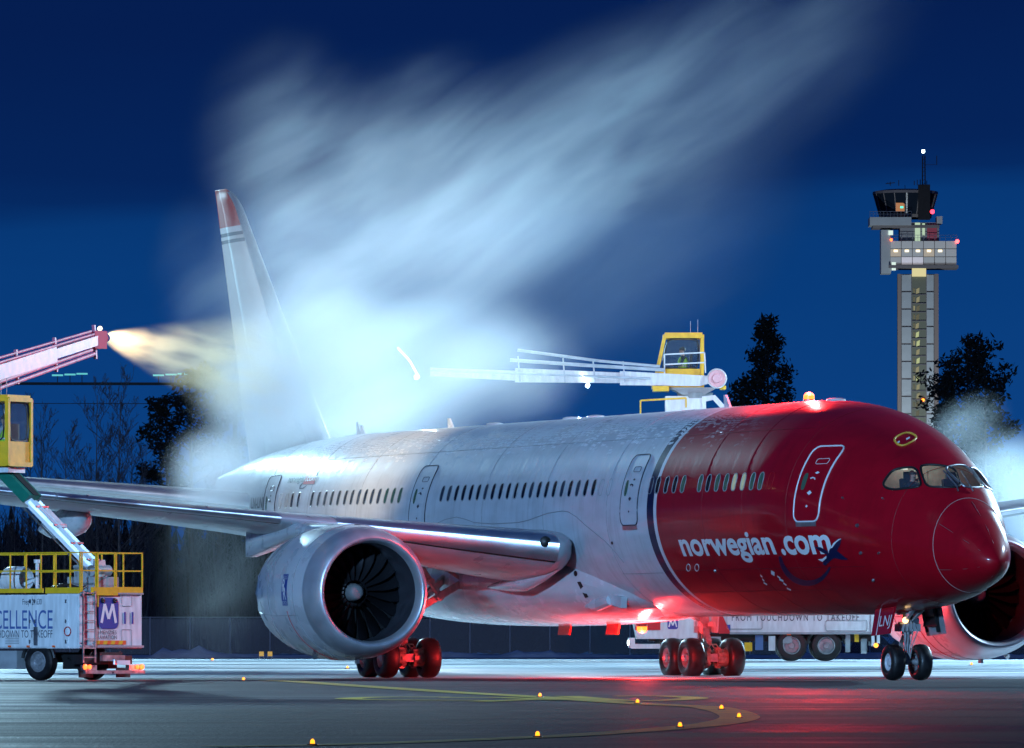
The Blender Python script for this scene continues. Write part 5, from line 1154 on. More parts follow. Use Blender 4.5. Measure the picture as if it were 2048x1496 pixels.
# ================================================================== people
def person(label, loc, rz, kind='seated', cloth=SLEEVE, vest=None, hair=HAIR, parent_scale=1.0, reach=0.0):
    e = empty('person', loc, rz); tag(e, label, 'person'); e.scale = (parent_scale,) * 3
    J = {}; V = []; Ed = []; Rr = []
    def j(n, p, r, par=None):
        J[n] = len(V); V.append(p); Rr.append(r)
        if par: Ed.append((J[par], J[n]))
    # origin at the seat, facing +x
    j('pelvis', (0, 0, .10), .15); j('waist', (0, 0, .26), .14, 'pelvis'); j('chest', (.02, 0, .42), .165, 'waist'); j('collar', (.02, 0, .55), .11, 'chest'); j('neck', (.03, 0, .62), .058, 'collar')
    j('jaw', (.055, 0, .70), .075, 'neck'); j('skull', (.05, 0, .79), .10, 'jaw'); j('crown', (.045, 0, .86), .07, 'skull'); j('nose', (.155, 0, .755), .018, 'skull')
    for s_, n in ((1, 'l'), (-1, 'r')):
        j(n + 'sh', (.02, s_ * .17, .53), .075, 'collar'); j(n + 'el', (.10 + reach * .1, s_ * .25, .28), .055, n + 'sh'); j(n + 'wr', (.34, s_ * .19, .30 + reach * .08), .038, n + 'el'); j(n + 'pl', (.41, s_ * .18, .31 + reach * .08), .036, n + 'wr')
        for k in range(4): j(n + 'f%d' % k, (.46 - .004 * abs(k - 1), s_ * (.145 + .02 * k), .305 + reach * .08), .0095, n + 'pl'); j(n + 'g%d' % k, (.485 - .006 * abs(k - 1), s_ * (.143 + .02 * k), .275 + reach * .08), .0085, n + 'f%d' % k)
        j(n + 't0', (.42, s_ * .135, .325 + reach * .08), .011, n + 'pl'); j(n + 't1', (.455, s_ * .125, .31 + reach * .08), .009, n + 't0')
        j(n + 'hip', (.05, s_ * .10, .08), .095, 'pelvis'); j(n + 'kn', (.46, s_ * .12, .08), .065, n + 'hip'); j(n + 'an', (.48, s_ * .12, -.33), .045, n + 'kn'); j(n + 'to', (.60, s_ * .13, -.38), .04, n + 'an')
    me = bpy.data.meshes.new('body'); me.from_pydata(V, Ed, []); ob = bpy.data.objects.new('body', me); col.objects.link(ob)
    ob.modifiers.new('skin', 'SKIN'); ob.modifiers.new('sub', 'SUBSURF').render_levels = 1; ob.modifiers['sub'].levels = 1
    for i, sv in enumerate(me.skin_vertices[0].data): sv.radius = (Rr[i], Rr[i]); sv.use_root = (i == 0)
    dg = bpy.context.evaluated_depsgraph_get(); m2 = bpy.data.meshes.new_from_object(ob.evaluated_get(dg)); bpy.data.objects.remove(ob)
    for m in (cloth, SKIN): m2.materials.append(m)
    for p in m2.polygons:
        c = p.center; p.material_index = 1 if (c.z > .605 or c.x > .335 and c.z > .2) else 0; p.use_smooth = True
    link('body', m2, e)
    h = MB(); h.lathe([(-.02, .112), (.03, .112), (.075, .085), (.10, .04), (.105, .001)], (.038, 0, .80), (-.12, 0, 1), 16); h.build('hair', hair, e, smooth='all')
    f = MB()
    for s_ in (-1, 1): f.lathe([(0, .014), (.008, .01), (.01, .001)], (.140, s_ * .036, .785), (1, 0, 0), 8)
    f.box((.138, 0, .715), (.012, .05, .010)); f.build('face_features', HAIR, e)
    if vest:
        v = MB(); rows = []
        for z, rx, ry in ((.14, .165, .185), (.28, .165, .185), (.42, .185, .21), (.52, .14, .20), (.575, .09, .12)): rows.append([Vector((.015 + rx * math.cos(2 * math.pi * k / 20), ry * math.sin(2 * math.pi * k / 20), z)) for k in range(20)])
        v.grid(rows, closed=True); vo = v.build('vest', vest, e, smooth='all')
        b = MB(); b.grid([[Vector((.015 + .172 * math.cos(2 * math.pi * k / 20), .194 * math.sin(2 * math.pi * k / 20), z)) for k in range(20)] for z in (.23, .27)], closed=True); b.build('reflective_band', WPRINT, vo)
    return e

# ================================================================== shared truck pieces
def road_wheel(parent, c, r, w, side=1):
    h = w / 2; b = MB(); b.lathe([(-h * .8, r * .56), (-h, r * .72), (-h * .9, r * .92), (-h * .6, r), (h * .6, r), (h * .9, r * .92), (h, r * .72), (h * .8, r * .56)], c, (0, 1, 0), 32); wo = b.build('wheel', TYRE, parent, smooth=True)
    b = MB(); s_ = side; b.lathe([(s_ * h * .82, r * .57), (s_ * h * .86, r * .52), (s_ * h * .3, r * .45), (s_ * h * .3, r * .22), (s_ * h * .62, r * .17), (s_ * h * .66, .001)], c, (0, 1, 0), 28)
    for k in range(10): a = 2 * math.pi * k / 10; b.cyl(Vector(c) + Vector((math.cos(a) * r * .34, s_ * h * .28, math.sin(a) * r * .34)), Vector(c) + Vector((math.cos(a) * r * .34, s_ * h * .46, math.sin(a) * r * .34)), r * .035, n=6)
    b.build('rim', RIMM, wo, smooth=True)
    return wo
def flat_text(name, s, fn, m, parent, bold=0.0, space=1.0): return text_obj(name, s, fn, m, parent, grid=0, bold=bold, space=space)
def m_logo(parent, o, u, v, size):
    # rounded blue tile with a white M drawn as strokes; o = lower left corner, u right, v up (unit vectors), drawn proud of the panel
    o, u, v = Vector(o), Vector(u), Vector(v); n = u.cross(v)
    pt = lambda a, b, k=0.0: o + u * a * size + v * b * size + n * k
    poly = [pt(.5 + q.x, .53 + q.y * 1.06, .004) for q in rrect(1, 1, .2, 5)]
    b = MB(); b.add(poly, [tuple(range(len(poly)))]); lo = b.build('emblem_tile', BLUEP, parent, fixn=False)
    b = MB(); M = [((.14, .2), (.30, .84)), ((.30, .84), (.5, .34)), ((.5, .34), (.70, .84)), ((.70, .84), (.86, .2))]; w = .062
    for (a, c) in M:
        d = Vector((c[0] - a[0], c[1] - a[1])).normalized(); e = Vector((-d.y, d.x)) * w
        b.add([pt(a[0] + e.x, a[1] + e.y, .009), pt(a[0] - e.x, a[1] - e.y, .009), pt(c[0] - e.x, c[1] - e.y, .009), pt(c[0] + e.x, c[1] + e.y, .009)], [(0, 1, 2, 3)])
        b.v[-4:] = b.v[-4:]
    b.v = [tuple(Vector(p) + n * .0006 * (i // 4)) for i, p in enumerate(b.v)]
    b.build('emblem_letter', WPRINT, lo, fixn=False)
def boom_cab(parent, o, w, dpt, h, front_slope=0.0, name='boom_cab', yaw=0.0):
    # glazed operator cab standing on the boom head; local x forward, origin at the floor centre
    e = empty(name, o, yaw, parent)
    hx, hy = dpt / 2, w / 2; fs = front_slope; z1 = h; zs = h * .42
    P = {'a': (hx, -hy), 'b': (hx, hy), 'c': (-hx, hy), 'd': (-hx, -hy)}
    top = {'a': (hx - fs, -hy), 'b': (hx - fs, hy), 'c': (-hx, hy), 'd': (-hx, -hy)}
    def pp(k, t): a, c = P[k], top[k]; return Vector((a[0] + (c[0] - a[0]) * t, a[1] + (c[1] - a[1]) * t, z1 * t))
    fr = MB()
    for k in 'abcd': fr.bar(pp(k, 0), pp(k, 1), .11, .11)
    for t in (0.02, .985):
        for k, l in ('ab', 'bc', 'cd', 'da'): fr.bar(pp(k, t), pp(l, t), .12, .12)
    fr.build('frame', YELLOW, e)
    ro = MB(); c = [pp(k, 1.0) + Vector((0, 0, .03)) for k in 'abcd']; ro.prism(c, (0, 0, .07)); ro.build('roof', YELLOW, e)
    fl = MB(); c = [pp(k, 0) for k in 'abcd']; fl.prism(c, (0, 0, .06)); fl.build('floor', GREYP, e)
    for k, l in ('ab', 'bc', 'cd', 'da'):
        a, b_ = pp(k, .0), pp(l, .0); n = (b_ - a).cross(Vector((0, 0, 1))).normalized(); t0 = .36
        q = [pp(k, .02).lerp(pp(l, .02), .05), pp(l, .02).lerp(pp(k, .02), .05), pp(l, t0).lerp(pp(k, t0), .05), pp(k, t0).lerp(pp(l, t0), .05)]
        if (k, l) != ('a', 'b'):
            s_ = MB(); s_.prism([x - n * .01 for x in q], n * .03); s_.build('lower_panel', YELLOW, e)
            g0 = t0 + .01
        else: g0 = .04
        m0, m1 = pp(k, g0), pp(l, g0); t1 = .95; ins = .09
        q = [m0.lerp(m1, ins), m1.lerp(m0, ins), pp(l, t1).lerp(pp(k, t1), ins), pp(k, t1).lerp(pp(l, t1), ins)]
        s_ = MB(); s_.prism([x - n * .008 for x in q], n * .012); so = s_.build('window', CLEAR, e)
        s_ = MB(); cq = []
        for i_ in range(4): cq += [q[i_].lerp(q[(i_ + 1) % 4], .12), q[i_].lerp(q[(i_ + 1) % 4], .88)]
        loop = rounded(cq, 1); s_.tube([x + n * .01 for x in loop], .022, 5, closed=True); s_.build('window_seal', BLACKM, so)
    b = MB(); b.box((-.25, 0, .45), (.45, .5, .1)); b.box((-.45, 0, .8), (.1, .46, .7)); b.cyl((-.25, 0, .06), (-.25, 0, .42), .06, n=10); b.build('operator_seat', BLACKM, e)
    b = MB(); b.box((.25, .28, .62), (.2, .14, .12)); b.cyl((.25, .28, .06), (.25, .28, .6), .04, n=8); b.cyl((.25, -.28, .06), (.25, -.28, .68), .03, n=8); b.build_each('joystick', BLACKM, e)
    b = MB(); b.bar(pp('c', 1) + Vector((.15, -.2, .1)), pp('c', 1) + Vector((.15, -.2, .55)), .012); b.bar(pp('c', 1) + Vector((.4, -.3, .1)), pp('c', 1) + Vector((.4, -.3, .5)), .012); b.build_each('aerial', STEEL, e)
    return e

# ================================================================== left de-icing truck (seen from its tail)
TL = empty('deicing_truck', (-10.93, 215.96, 0), math.atan2(.64, -.77)); tag(TL, 'white de-icing truck with yellow railings seen from its tail at the left edge', 'truck', 'de-icing trucks')
lx = Vector((-.77, .64, 0)).normalized(); ly = Vector((-lx.y, lx.x, 0)); LO = Vector((-10.93, 215.96, 0))
def left_local(px, py, d):
    w = at(px, py, d) - LO; return Vector((w.dot(lx), w.dot(ly), w.z))
W2 = 1.25
b = MB(); b.box((1.5, 0, .62), (3.0, .9, .28)); b.box((5.5, 0, .62), (5.6, .9, .28)); b.box((.35, 0, .55), (.5, 1.9, .24)); b.box((.8, .55, .5), (.7, .3, .4)); b.box((.8, -.6, .48), (.6, .35, .34)); b.build('chassis', BLACKM, TL)
b = MB(); b.box((.62, 0, 1.615), (1.2, 2.5, 1.50)); b.box((4.75, 0, 1.60), (7.0, 2.46, 1.46)); tb = b.build('body', TWHITE, TL)
for x0, x1 in ((.06, .36), (.42, 1.72), (1.76, 3.3), (3.34, 5.2)):
    b = MB(); b.box(((x0 + x1) / 2, W2 + .006, 1.6), (x1 - x0 - .03, .03, 1.40)); b.build('side_panel', TWHITE, TL)
b = MB()
for (y, z, w, h) in ((-.62, 2.18, .4, .32), (-.62, 1.15, .4, .46)): b.tube([(-.001, y + q.x, z + q.y) for q in rrect(w, h, .03, 2)], .008, 4, closed=True)
b.build_each('rear_hatch', GREYP, TL)
b = MB(); b.box((-.02, -.02, .915), (.06, 2.5, .06)); b.box((-.03, 0, 2.36), (.05, 2.5, .05)); b.build_each('rear_trim', GREYP, TL)
# rear lettering
m_logo(TL, (-.008, .52, 1.40), (0, -1, 0), (0, 0, 1), .80)
flat_text('lettering', 'MENZIES', lambda u, v: Vector((-.012, .46 - .66 * u, 1.25 + v * .155)), INK, TL)
flat_text('lettering', 'AVIATION', lambda u, v: Vector((-.012, .49 - .70 * u, 1.115 + v * .155)), INK, TL)
flat_text('lettering', '11', lambda u, v: Vector((-.012, -.50 - .38 * u, 1.54 + v * .46)), BLUEP, TL, bold=.012)
for i in range(8):
    b = MB(); y0 = .66 - i * .155; b.prism([(-.006, y0, .97), (-.006, y0 - .155, .97), (-.006, y0 - .205 if i < 7 else y0 - .155, 1.08), (-.006, y0 - .05 if i else y0, 1.08)], (-.006, 0, 0)); b.build('reflective_stripe', ORANGEP if i % 2 else YELLOW, TL)
for y in (.36, -.12): b = MB(); b.lathe([(0, .075), (.04, .07), (.05, .04), (.03, .001)], (0, y, 2.17), (-1, 0, 0), 14); b.build('work_lamp', BLACKM, TL, smooth=True)
# side lettering
flat_text('lettering', 'EXCELLENCE', lambda u, v: Vector((3.75 - 2.76 * u, W2 + .025, 1.40 + v * .74)), mat('blue_grey_print', (.06, .12, .32), .45), TL)
flat_text('lettering', 'FROM TOUCHDOWN TO TAKEOFF', lambda u, v: Vector((4.2 - 3.2 * u, W2 + .025, 1.16 + v * .29)), INK, TL)
flat_text('lettering', 'Freq 121.630', lambda u, v: Vector((2.12 - .72 * u, W2 + .025, 2.06 + v * .23)), INK, TL)
b = MB(); b.box((1.62, W2 + .02, 1.2), (.14, .05, .5)); b.build('panel_latch', STEEL, TL)
b = MB(); b.tube([(.42 + .12 * math.cos(a * .42), W2 + .05, 1.33 + .12 * math.sin(a * .42)) for a in range(15)], .014, 5, closed=True); b.build('hose_ring', REDP, TL)
b = MB()
for x_ in (.95, 1.9, 2.6, 3.5): b.box((x_, W2 + .03, .92), (.10, .03, .05))
b.build_each('side_marker', ORANGEP, TL)
b = MB()
for x_ in (.5, 1.66, 1.84, 3.22):
    for z in (1.05, 1.6, 2.15): b.box((x_, W2 + .028, z), (.05, .03, .10))
b.build_each('hinge', STEEL, TL)
b = MB()
for k in range(6): b.box((2.5, W2 + .025, 1.0 + .045 * k), (.5, .02, .018))
b.build_each('louvre', GREYP, TL)
b = MB(); b.tube([(.3, .9, 2.46), (.5, .5, 2.55), (.9, .2, 2.5), (1.3, .5, 2.62), (1.9, .3, 2.52)], .045, 8); b.tube([(.2, .2, 2.46), (.45, -.3, 2.5), (.9, -.7, 2.5), (1.8, -.8, 2.5)], .04, 8); b.build_each('deck_hose', DARK, TL, smooth='all')
b = MB(); b.tube([(.1, W2 - .6, .8), (.2, W2 - .5, .55), (.5, W2 - .4, .45), (.9, W2 - .5, .6)], .025, 6); b.tube([(.05, -.4, .8), (.1, -.3, .5), (.15, .1, .45), (.1, .4, .75)], .02, 6); b.build_each('air_hose', DARK, TL, smooth='all')
b = MB(); b.box((-.05, .0, .60), (.10, .9, .16)); b.cyl((-.12, 0, .42), (-.12, 0, .56), .05, n=10); b.build_each('tow_hitch', STEEL, TL)
b = MB(); b.box((-.13, -.35, .48), (.02, .52, .12)); b.build('number_plate', WPRINT, TL)
# ladder at the rear left corner
b = MB()
for y in (W2 - .02, W2 - .50): b.bar((-.10, y, .48), (-.10, y, 2.42), .04)
for k in range(8): b.bar((-.10, W2 - .02, .62 + k * .25), (-.10, W2 - .50, .62 + k * .25), .028)
for z in (1.0, 2.3):
    for y in (W2 - .02, W2 - .50): b.bar((-.10, y, z), (.0, y, z), .028)
b.build('ladder', STEEL, TL)
# tail lamps and bumper
b = MB(); b.box((-.12, 0, .22), (.08, 2.4, .09)); b.box((.0, .9, .34), (.14, .5, .14)); b.box((.0, -.9, .34), (.14, .5, .14)); b.build('bumper', STEEL, TL)
for s_ in (-1, 1):
    b = MB()
    for k, (y, r) in enumerate(((1.14, .075), (.96, .06))): b.lathe([(0, r), (.03, r), (.045, r * .6), (.05, .001)], (-.08, s_ * y, .36), (-1, 0, 0), 14)
    b.build_each('tail_lamp', TAIL_E, TL, smooth=True)
    l = bpy.data.lights.new('tail_lamp_light', 'POINT'); l.energy = 12; l.color = (1, .06, .03); l.shadow_soft_size = .08; lo = bpy.data.objects.new('tail_lamp_light', l); col.objects.link(lo); lo.parent = TL; lo.location = (-.25, s_ * 1.1, .36)
b = MB()
for y in (.75, -.75): b.box((.25, y, .20), (.03, .55, .26))
b.build_each('mud_flap', DARK, TL)
for x_ in (1.65, 6.9):
    for s_ in (-1, 1): road_wheel(TL, (x_, s_ * 1.02, .50), .50, .34, s_)
b = MB(); b.tube([(1.65 + .60 * math.cos(R(a)), W2 - .12, .5 + .60 * math.sin(R(a))) for a in range(10, 171, 10)], .05, 6); b.build('fender', BLACKM, TL, smooth=True)
b = MB(); b.box((2.9, .9, .55), (.9, .5, .5)); b.box((4.1, .95, .55), (1.0, .45, .45)); b.build_each('side_tank', GREYP, TL)
b = MB(); b.box((8.9, 0, 1.45), (1.5, 2.4, 2.0)); b.box((9.1, 0, 2.6), (1.2, 2.2, .5)); b.build('driver_cab', TWHITE, TL)
# deck edge and railings
b = MB(); b.box((.62, W2 + .02, 2.44), (1.25, .05, .16)); b.box((4.2, W2 + .02, 2.44), (5.7, .05, .12)); b.box((-.02, -.62, 2.45), (.06, 1.2, .18)); b.box((-.04, .32, 2.42), (.08, 1.0, .22)); b.build_each('deck_edge', YELLOW, TL)
rail_pts = [(0, W2), (0, .62), (0, -.15), (0, -W2), (1.25, -W2), (2.6, -W2), (4, -W2), (7, -W2)]
b = MB(); T = .035
for z in (3.47, 2.98):
    b.bar((0, W2, z), (0, -W2, z), T); b.bar((0, -W2, z), (7.4, -W2, z), T); b.bar((0, W2, z), (7.4, W2, z), T)
for x_, y_ in [(0, W2), (0, W2 - .08), (.36, W2), (.9, W2), (1.45, W2), (2.0, W2), (2.6, W2), (3.3, W2), (4.2, W2), (0, .62), (0, .56), (0, -.14), (0, -.2), (0, -W2), (.7, -W2), (1.5, -W2), (2.4, -W2), (3.3, -W2), (4.4, -W2)]: b.bar((x_, y_, 2.40), (x_, y_, 3.49), T)
b.bar((-.04, .58, 2.0), (-.04, .58, 3.47), T); b.build_each('rail', YELLOW, TL)
# turret, pumps and lower boom
tp = left_local(186, 1158, 217.6); tp.z = 2.42
b = MB(); b.box((tp.x, tp.y, 2.62), (1.0, 1.0, .42)); b.box((tp.x + .1, tp.y, 2.95), (.9, .34, .55), (0, R(10), 0)); b.cyl((tp.x - .25, tp.y - .35, 3.0), (tp.x - .25, tp.y + .35, 3.0), .16, n=14); b.build('turret', GREYP, TL, smooth=True)
b = MB(); b.lathe([(-.35, .30), (-.2, .34), (.2, .34), (.35, .30), (.4, .001)], (3.0, .55, 2.78), (1, 0, 0), 18); b.cyl((2.2, .6, 2.42), (2.2, .6, 3.2), .05, n=8); b.cyl((2.2, .6, 3.2), (2.2, .6, 3.3), .09, n=8); b.box((3.9, .5, 2.62), (.9, .5, .3)); b.tube([(2.3, .4, 2.5), (2.6, .3, 2.75), (3.0, .35, 2.6)], .06, 8); b.build_each('pump_piece', TWHITE, TL, smooth=True)
p0 = Vector((tp.x - .1, tp.y, 3.02)); p1 = left_local(-28, 912, 217.6); d_ = (p1 - p0).normalized(); side = Vector((0, 1, 0)); upv = d_.cross(side).normalized()
if upv.z < 0: upv = -upv
mid = p0.lerp(p1, .58)
b = MB(); b.bar(p0, mid, .34, .30); b.build('lower_boom', TWHITE, TL)
b = MB()
for s_ in (-1, 1): b.bar(p0 + side * .2 * s_ + upv * .1, mid + side * .2 * s_ + upv * .1, .05, .09); b.tube([p0 + side * .22 * s_ - upv * .14, mid + side * .22 * s_ - upv * .16], .03, 6)
for t in (.1, .35, .62, .9): b.bar(p0.lerp(mid, t) - side * .24 + upv * .17, p0.lerp(mid, t) + side * .24 + upv * .17, .05, .05)
b.build_each('boom_pipe', STEEL, TL)
b = MB(); b.bar(p0.lerp(p1, .52), p1, .26, .22); b.build('telescopic_boom', TWHITE, TL)
b = MB(); q0, q1 = p0.lerp(p1, .60), p0.lerp(p1, .98); b.prism([q0 + side * .24 - upv * .05, q1 + side * .24 - upv * .05, q1 + side * .24 + upv * .28, q0 + side * .24 + upv * .28], -side * .48); b.build('boom_cover', GREENP, TL)
b = MB(); b.prism([q0 + side * .10 + upv * .284, q1 + side * .10 + upv * .284, q1 - side * .14 + upv * .284, q0 - side * .14 + upv * .284], upv * .02); b.build('cover_slot', BLACKM, TL)
b = MB(); q = p0.lerp(p1, .42); b.prism([q + upv * .16 + side * .19 - d_ * .35, q + upv * .16 + side * .19 + d_ * .35, q + upv * .16 - side * .19 + d_ * .35, q + upv * .16 - side * .19 - d_ * .35], upv * .03); b.build('boom_gusset', TWHITE, TL)
# operator cab at the boom head
cz = CH + (YH - 932) / F * 217.6; cx_ = left_local(-1, 932, 217.6)
cabL = boom_cab(TL, Vector((cx_.x, cx_.y, cz)), 1.2, 1.25, 1.84, 0.0, yaw=R(12))
b = MB(); b.box((0, 0, -.12), (1.1, .9, .14)); b.box((.3, 0, -.3), (.3, .4, .3)); b.build('cab_mount', TWHITE, cabL)
# rear step with hazard stripes
wl_ = cabL
# nozzle boom over the cab
N0 = at(-150, 790, 213.5); N1 = at(206, 676, 226); dB = (N1 - N0).normalized(); sB = dB.cross(Vector((0, 0, 1))).normalized(); uB = sB.cross(dB)
def loc_(p): w = Vector(p) - LO; return Vector((w.dot(lx), w.dot(ly), w.z))
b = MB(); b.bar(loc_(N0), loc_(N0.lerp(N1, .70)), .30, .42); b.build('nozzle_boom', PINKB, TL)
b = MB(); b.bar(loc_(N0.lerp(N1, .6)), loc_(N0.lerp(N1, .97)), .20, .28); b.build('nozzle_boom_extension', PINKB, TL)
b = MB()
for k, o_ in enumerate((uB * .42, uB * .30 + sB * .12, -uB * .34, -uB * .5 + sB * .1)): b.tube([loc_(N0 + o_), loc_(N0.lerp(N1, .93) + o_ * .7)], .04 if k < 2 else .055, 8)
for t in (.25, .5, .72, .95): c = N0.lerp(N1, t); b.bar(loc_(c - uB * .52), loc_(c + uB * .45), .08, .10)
b.build_each('boom_hose', mat('boom_hose_red_light', (.62, .16, .26), .5, var=.3), TL)  # the same red light painted into hoses and brackets
b = MB(); b.box(loc_(N0.lerp(N1, .965)), (.3, .5, .5)); b.lathe([(0, .14), (.3, .12), (.42, .17)], loc_(N1 - dB * .45), (loc_(N1) - loc_(N0)), 14); b.build('nozzle_head', mat('nozzle_red', (.6, .1, .15), .5), TL)
b = MB(); zc_ = loc_(N1 - dB * .3 + Vector((0, 0, .3))); b.lathe([(0, .06), (.08, .07), (.09, .001)], zc_, (loc_(N1) - loc_(N0)), 12); b.build('nozzle_lamp', emit('nozzle_lamp_lens', (1, .86, .6), 2), TL)
b = MB(); aB = loc_(N0); b.bar((cx_.x + .3, cx_.y + .9, cz - .1), aB, .25, .3); b.build('boom_pivot', TWHITE, TL)
l = bpy.data.lights.new('nozzle_spot', 'SPOT'); l.energy = 26000; l.color = (1, .78, .50); l.spot_size = R(48); l.spot_blend = .7; l.shadow_soft_size = .12
lo = bpy.data.objects.new('nozzle_spot', l); col.objects.link(lo); lo.location = N1 - dB * .1 + Vector((0, 0, .55)); lo.rotation_mode = 'QUATERNION'; lo.rotation_quaternion = (at(600, 735, 252) - lo.location).to_track_quat('-Z', 'Y')
def cab_world(root, cab, p):
    # world position of a point in a cab's local frame (root and cab only turn about z)
    a = cab.rotation_euler.z; q = Vector((p[0] * math.cos(a) - p[1] * math.sin(a), p[0] * math.sin(a) + p[1] * math.cos(a), p[2])) + Vector(cab.location); a = root.rotation_euler.z
    return Vector((q.x * math.cos(a) - q.y * math.sin(a), q.x * math.sin(a) + q.y * math.cos(a), q.z)) + Vector(root.location)
person('person in pale jacket and yellow-green vest seated in the left yellow cab', cab_world(TL, cabL, (-.20, .0, .5)), TL.rotation_euler.z + R(12), cloth=SLEEVE, vest=HIVIS, reach=.6)

# ================================================================== right de-icing truck (side-on behind the hull)
RD = 268.0; rs = F / RD; RZ = ground_z(RD + 1.2); RO = Vector(((1758 - 1024) / F * RD, RD + 1.25, RZ))
TR = empty('deicing_truck', RO, math.pi); tag(TR, 'white de-icing truck parked side-on behind the airliner belly, its cab raised above the hull', 'truck', 'de-icing trucks')
def rq(px, py, y=W2): 
    dpt_ = RD + (W2 - y); return Vector((RO.x - (px - 1024) / F * dpt_, y, CH + (YH - py) / F * dpt_ - RZ))
b = MB(); b.box((4.0, 0, .80), (7.6, .9, .26)); b.box((.1, 0, .62), (.3, 2.2, .2)); b.build('chassis', BLACKM, TR)
b = MB(); b.prism([(.14, -W2, .93), (5.0, -W2, .93), (5.5, -W2, 2.0), (5.5, -W2, 3.0), (.14, -W2, 3.0)], (0, 2 * W2, 0)); b.build('body', TWHITE, TR)
b = MB(); b.prism([(5.02, W2 + .004, .93), (5.42, W2 + .004, .93), (5.9, W2 + .004, 2.0), (5.5, W2 + .004, 2.0)], (0, .02, 0)); b.build('corner_panel_red_light', REDP, TR)  # red light on this slanted panel is painted as its colour
b = MB(); b.box((2.6, W2 + .015, .94), (4.9, .04, .07)); b.build('lower_trim', GREYP, TR)
b = MB(); b.box((.28, W2 + .012, 1.3), (.02, .02, .7)); b.tube([(4.55 + q.x, W2 + .02, 1.33 + q.y) for q in rrect(1.2, .5, .05, 2)], .01, 4, closed=True); b.tube([(1.1 + q.x, W2 + .02, 1.2 + q.y) for q in rrect(1.4, .36, .05, 2)], .01, 4, closed=True); b.build_each('locker_door', GREYP, TR)
flat_text('lettering', 'FROM TOUCHDOWN TO TAKEOFF', lambda u, v: Vector((4.98 - 4.3 * u, W2 + .012, 1.36 + v * .36)), INK, TR, space=1.3)
b = MB(); b.box((5.14 - .03, W2 + .012, 1.13), (.16, .02, .2)); b.build('blue_placard', BLUEP, TR)
# driver cab
b = MB(); b.prism([(6.05, -W2, .75), (8.2, -W2, .75), (8.35, -W2, 1.5), (8.1, -W2, 2.8), (6.2, -W2, 2.8), (6.0, -W2, 1.4)], (0, 2 * W2, 0)); b.build('driver_cab', TWHITE, TR)
b = MB(); b.prism([(8.36, -1.1, 1.62), (8.36, 1.1, 1.62), (8.13, 1.1, 2.7), (8.13, -1.1, 2.7)], (.02, 0, 0)); b.build('windscreen', TINTG, TR)
b = MB(); b.prism([(7.4, W2 + .004, 1.05), (8.25, W2 + .004, 1.05), (8.2, W2 + .004, 1.75), (7.4, W2 + .004, 1.75)], (0, .02, 0)); b.build('cab_red_light_patch', REDP, TR)  # added red patch for beacon light on the cab front
b = MB(); b.box((8.36, 0, .62), (.2, 2.46, .34)); b.box((7.9, W2 - .02, .5), (1.0, .1, .16)); b.build('bumper', TWHITE, TR)
m_logo(TR, (7.16, W2 + .008, 1.08), (-1, 0, 0), (0, 0, 1), .36)
for s_ in (-1, 1):
    b = MB(); b.lathe([(0, .10), (.04, .09), (.05, .001)], (8.44, s_ * 1.0, .62), (1, 0, 0), 14); b.build('headlamp', WHITE_E, TR)
l = bpy.data.lights.new('headlamp_light', 'SPOT'); l.energy = 500; l.color = (.9, .97, 1); l.spot_size = R(80); l.shadow_soft_size = .1; lo = bpy.data.objects.new('headlamp_light', l); col.objects.link(lo); lo.parent = TR; lo.location = (8.6, 1.0, .62); lo.rotation_euler = (R(85), 0, R(-90))
for x_, w in ((1.78, 1), (2.95, 0), (6.9, 1)):
    for s_ in (-1, 1): road_wheel(TR, (x_, s_ * 1.03, .52), .52, .36, s_)
for x_ in (1.78, 6.9):
    b = MB(); b.tube([(x_ + .63 * math.cos(R(a)), W2 - .14, .52 + .63 * math.sin(R(a))) for a in range(5, 176, 10)], .055, 6); b.build('fender', BLACKM, TR, smooth=True)
b = MB(); b.box((4.05, 1.05, .62), (.26, .3, .5)); b.build('blue_tank', mat('tank_blue', (.08, .16, .35), .5), TR)
b = MB(); b.box((3.62, 1.08, .60), (.22, .3, .5)); b.build('white_locker', TWHITE, TR)
b = MB(); b.box((4.42, 1.1, .48), (.26, .25, .3)); b.box((.75, 1.0, .8), (.14, .3, .3)); b.build_each('yellow_box', YELLOW, TR)
b = MB(); b.box((3.1, 1.05, .72), (.3, .3, .24)); b.box((1.05, 1, .6), (.16, .3, .6)); b.box((.5, .95, .5), (.2, .3, .5)); b.box((5.6, 1.0, .6), (.5, .4, .45)); b.build_each('valve_block', GREYP, TR)
b = MB(); b.box((.02, W2 - .1, 1.15), (.10, .16, 1.1)); b.box((.2, W2 - .1, .7), (.10, .14, .4)); b.build('rear_ladder_frame', TWHITE, TR)
b = MB(); b.lathe([(0, .08), (.05, .07), (.06, .001)], (.10, W2 - .05, .53), (0, 1, 0), 12); b.build('amber_marker_lamp', AMBER_E, TR)
b = MB(); b.box((3.05, W2 + .02, .90), (.14, .03, .05)); b.build('side_reflector', ORANGEP, TR)
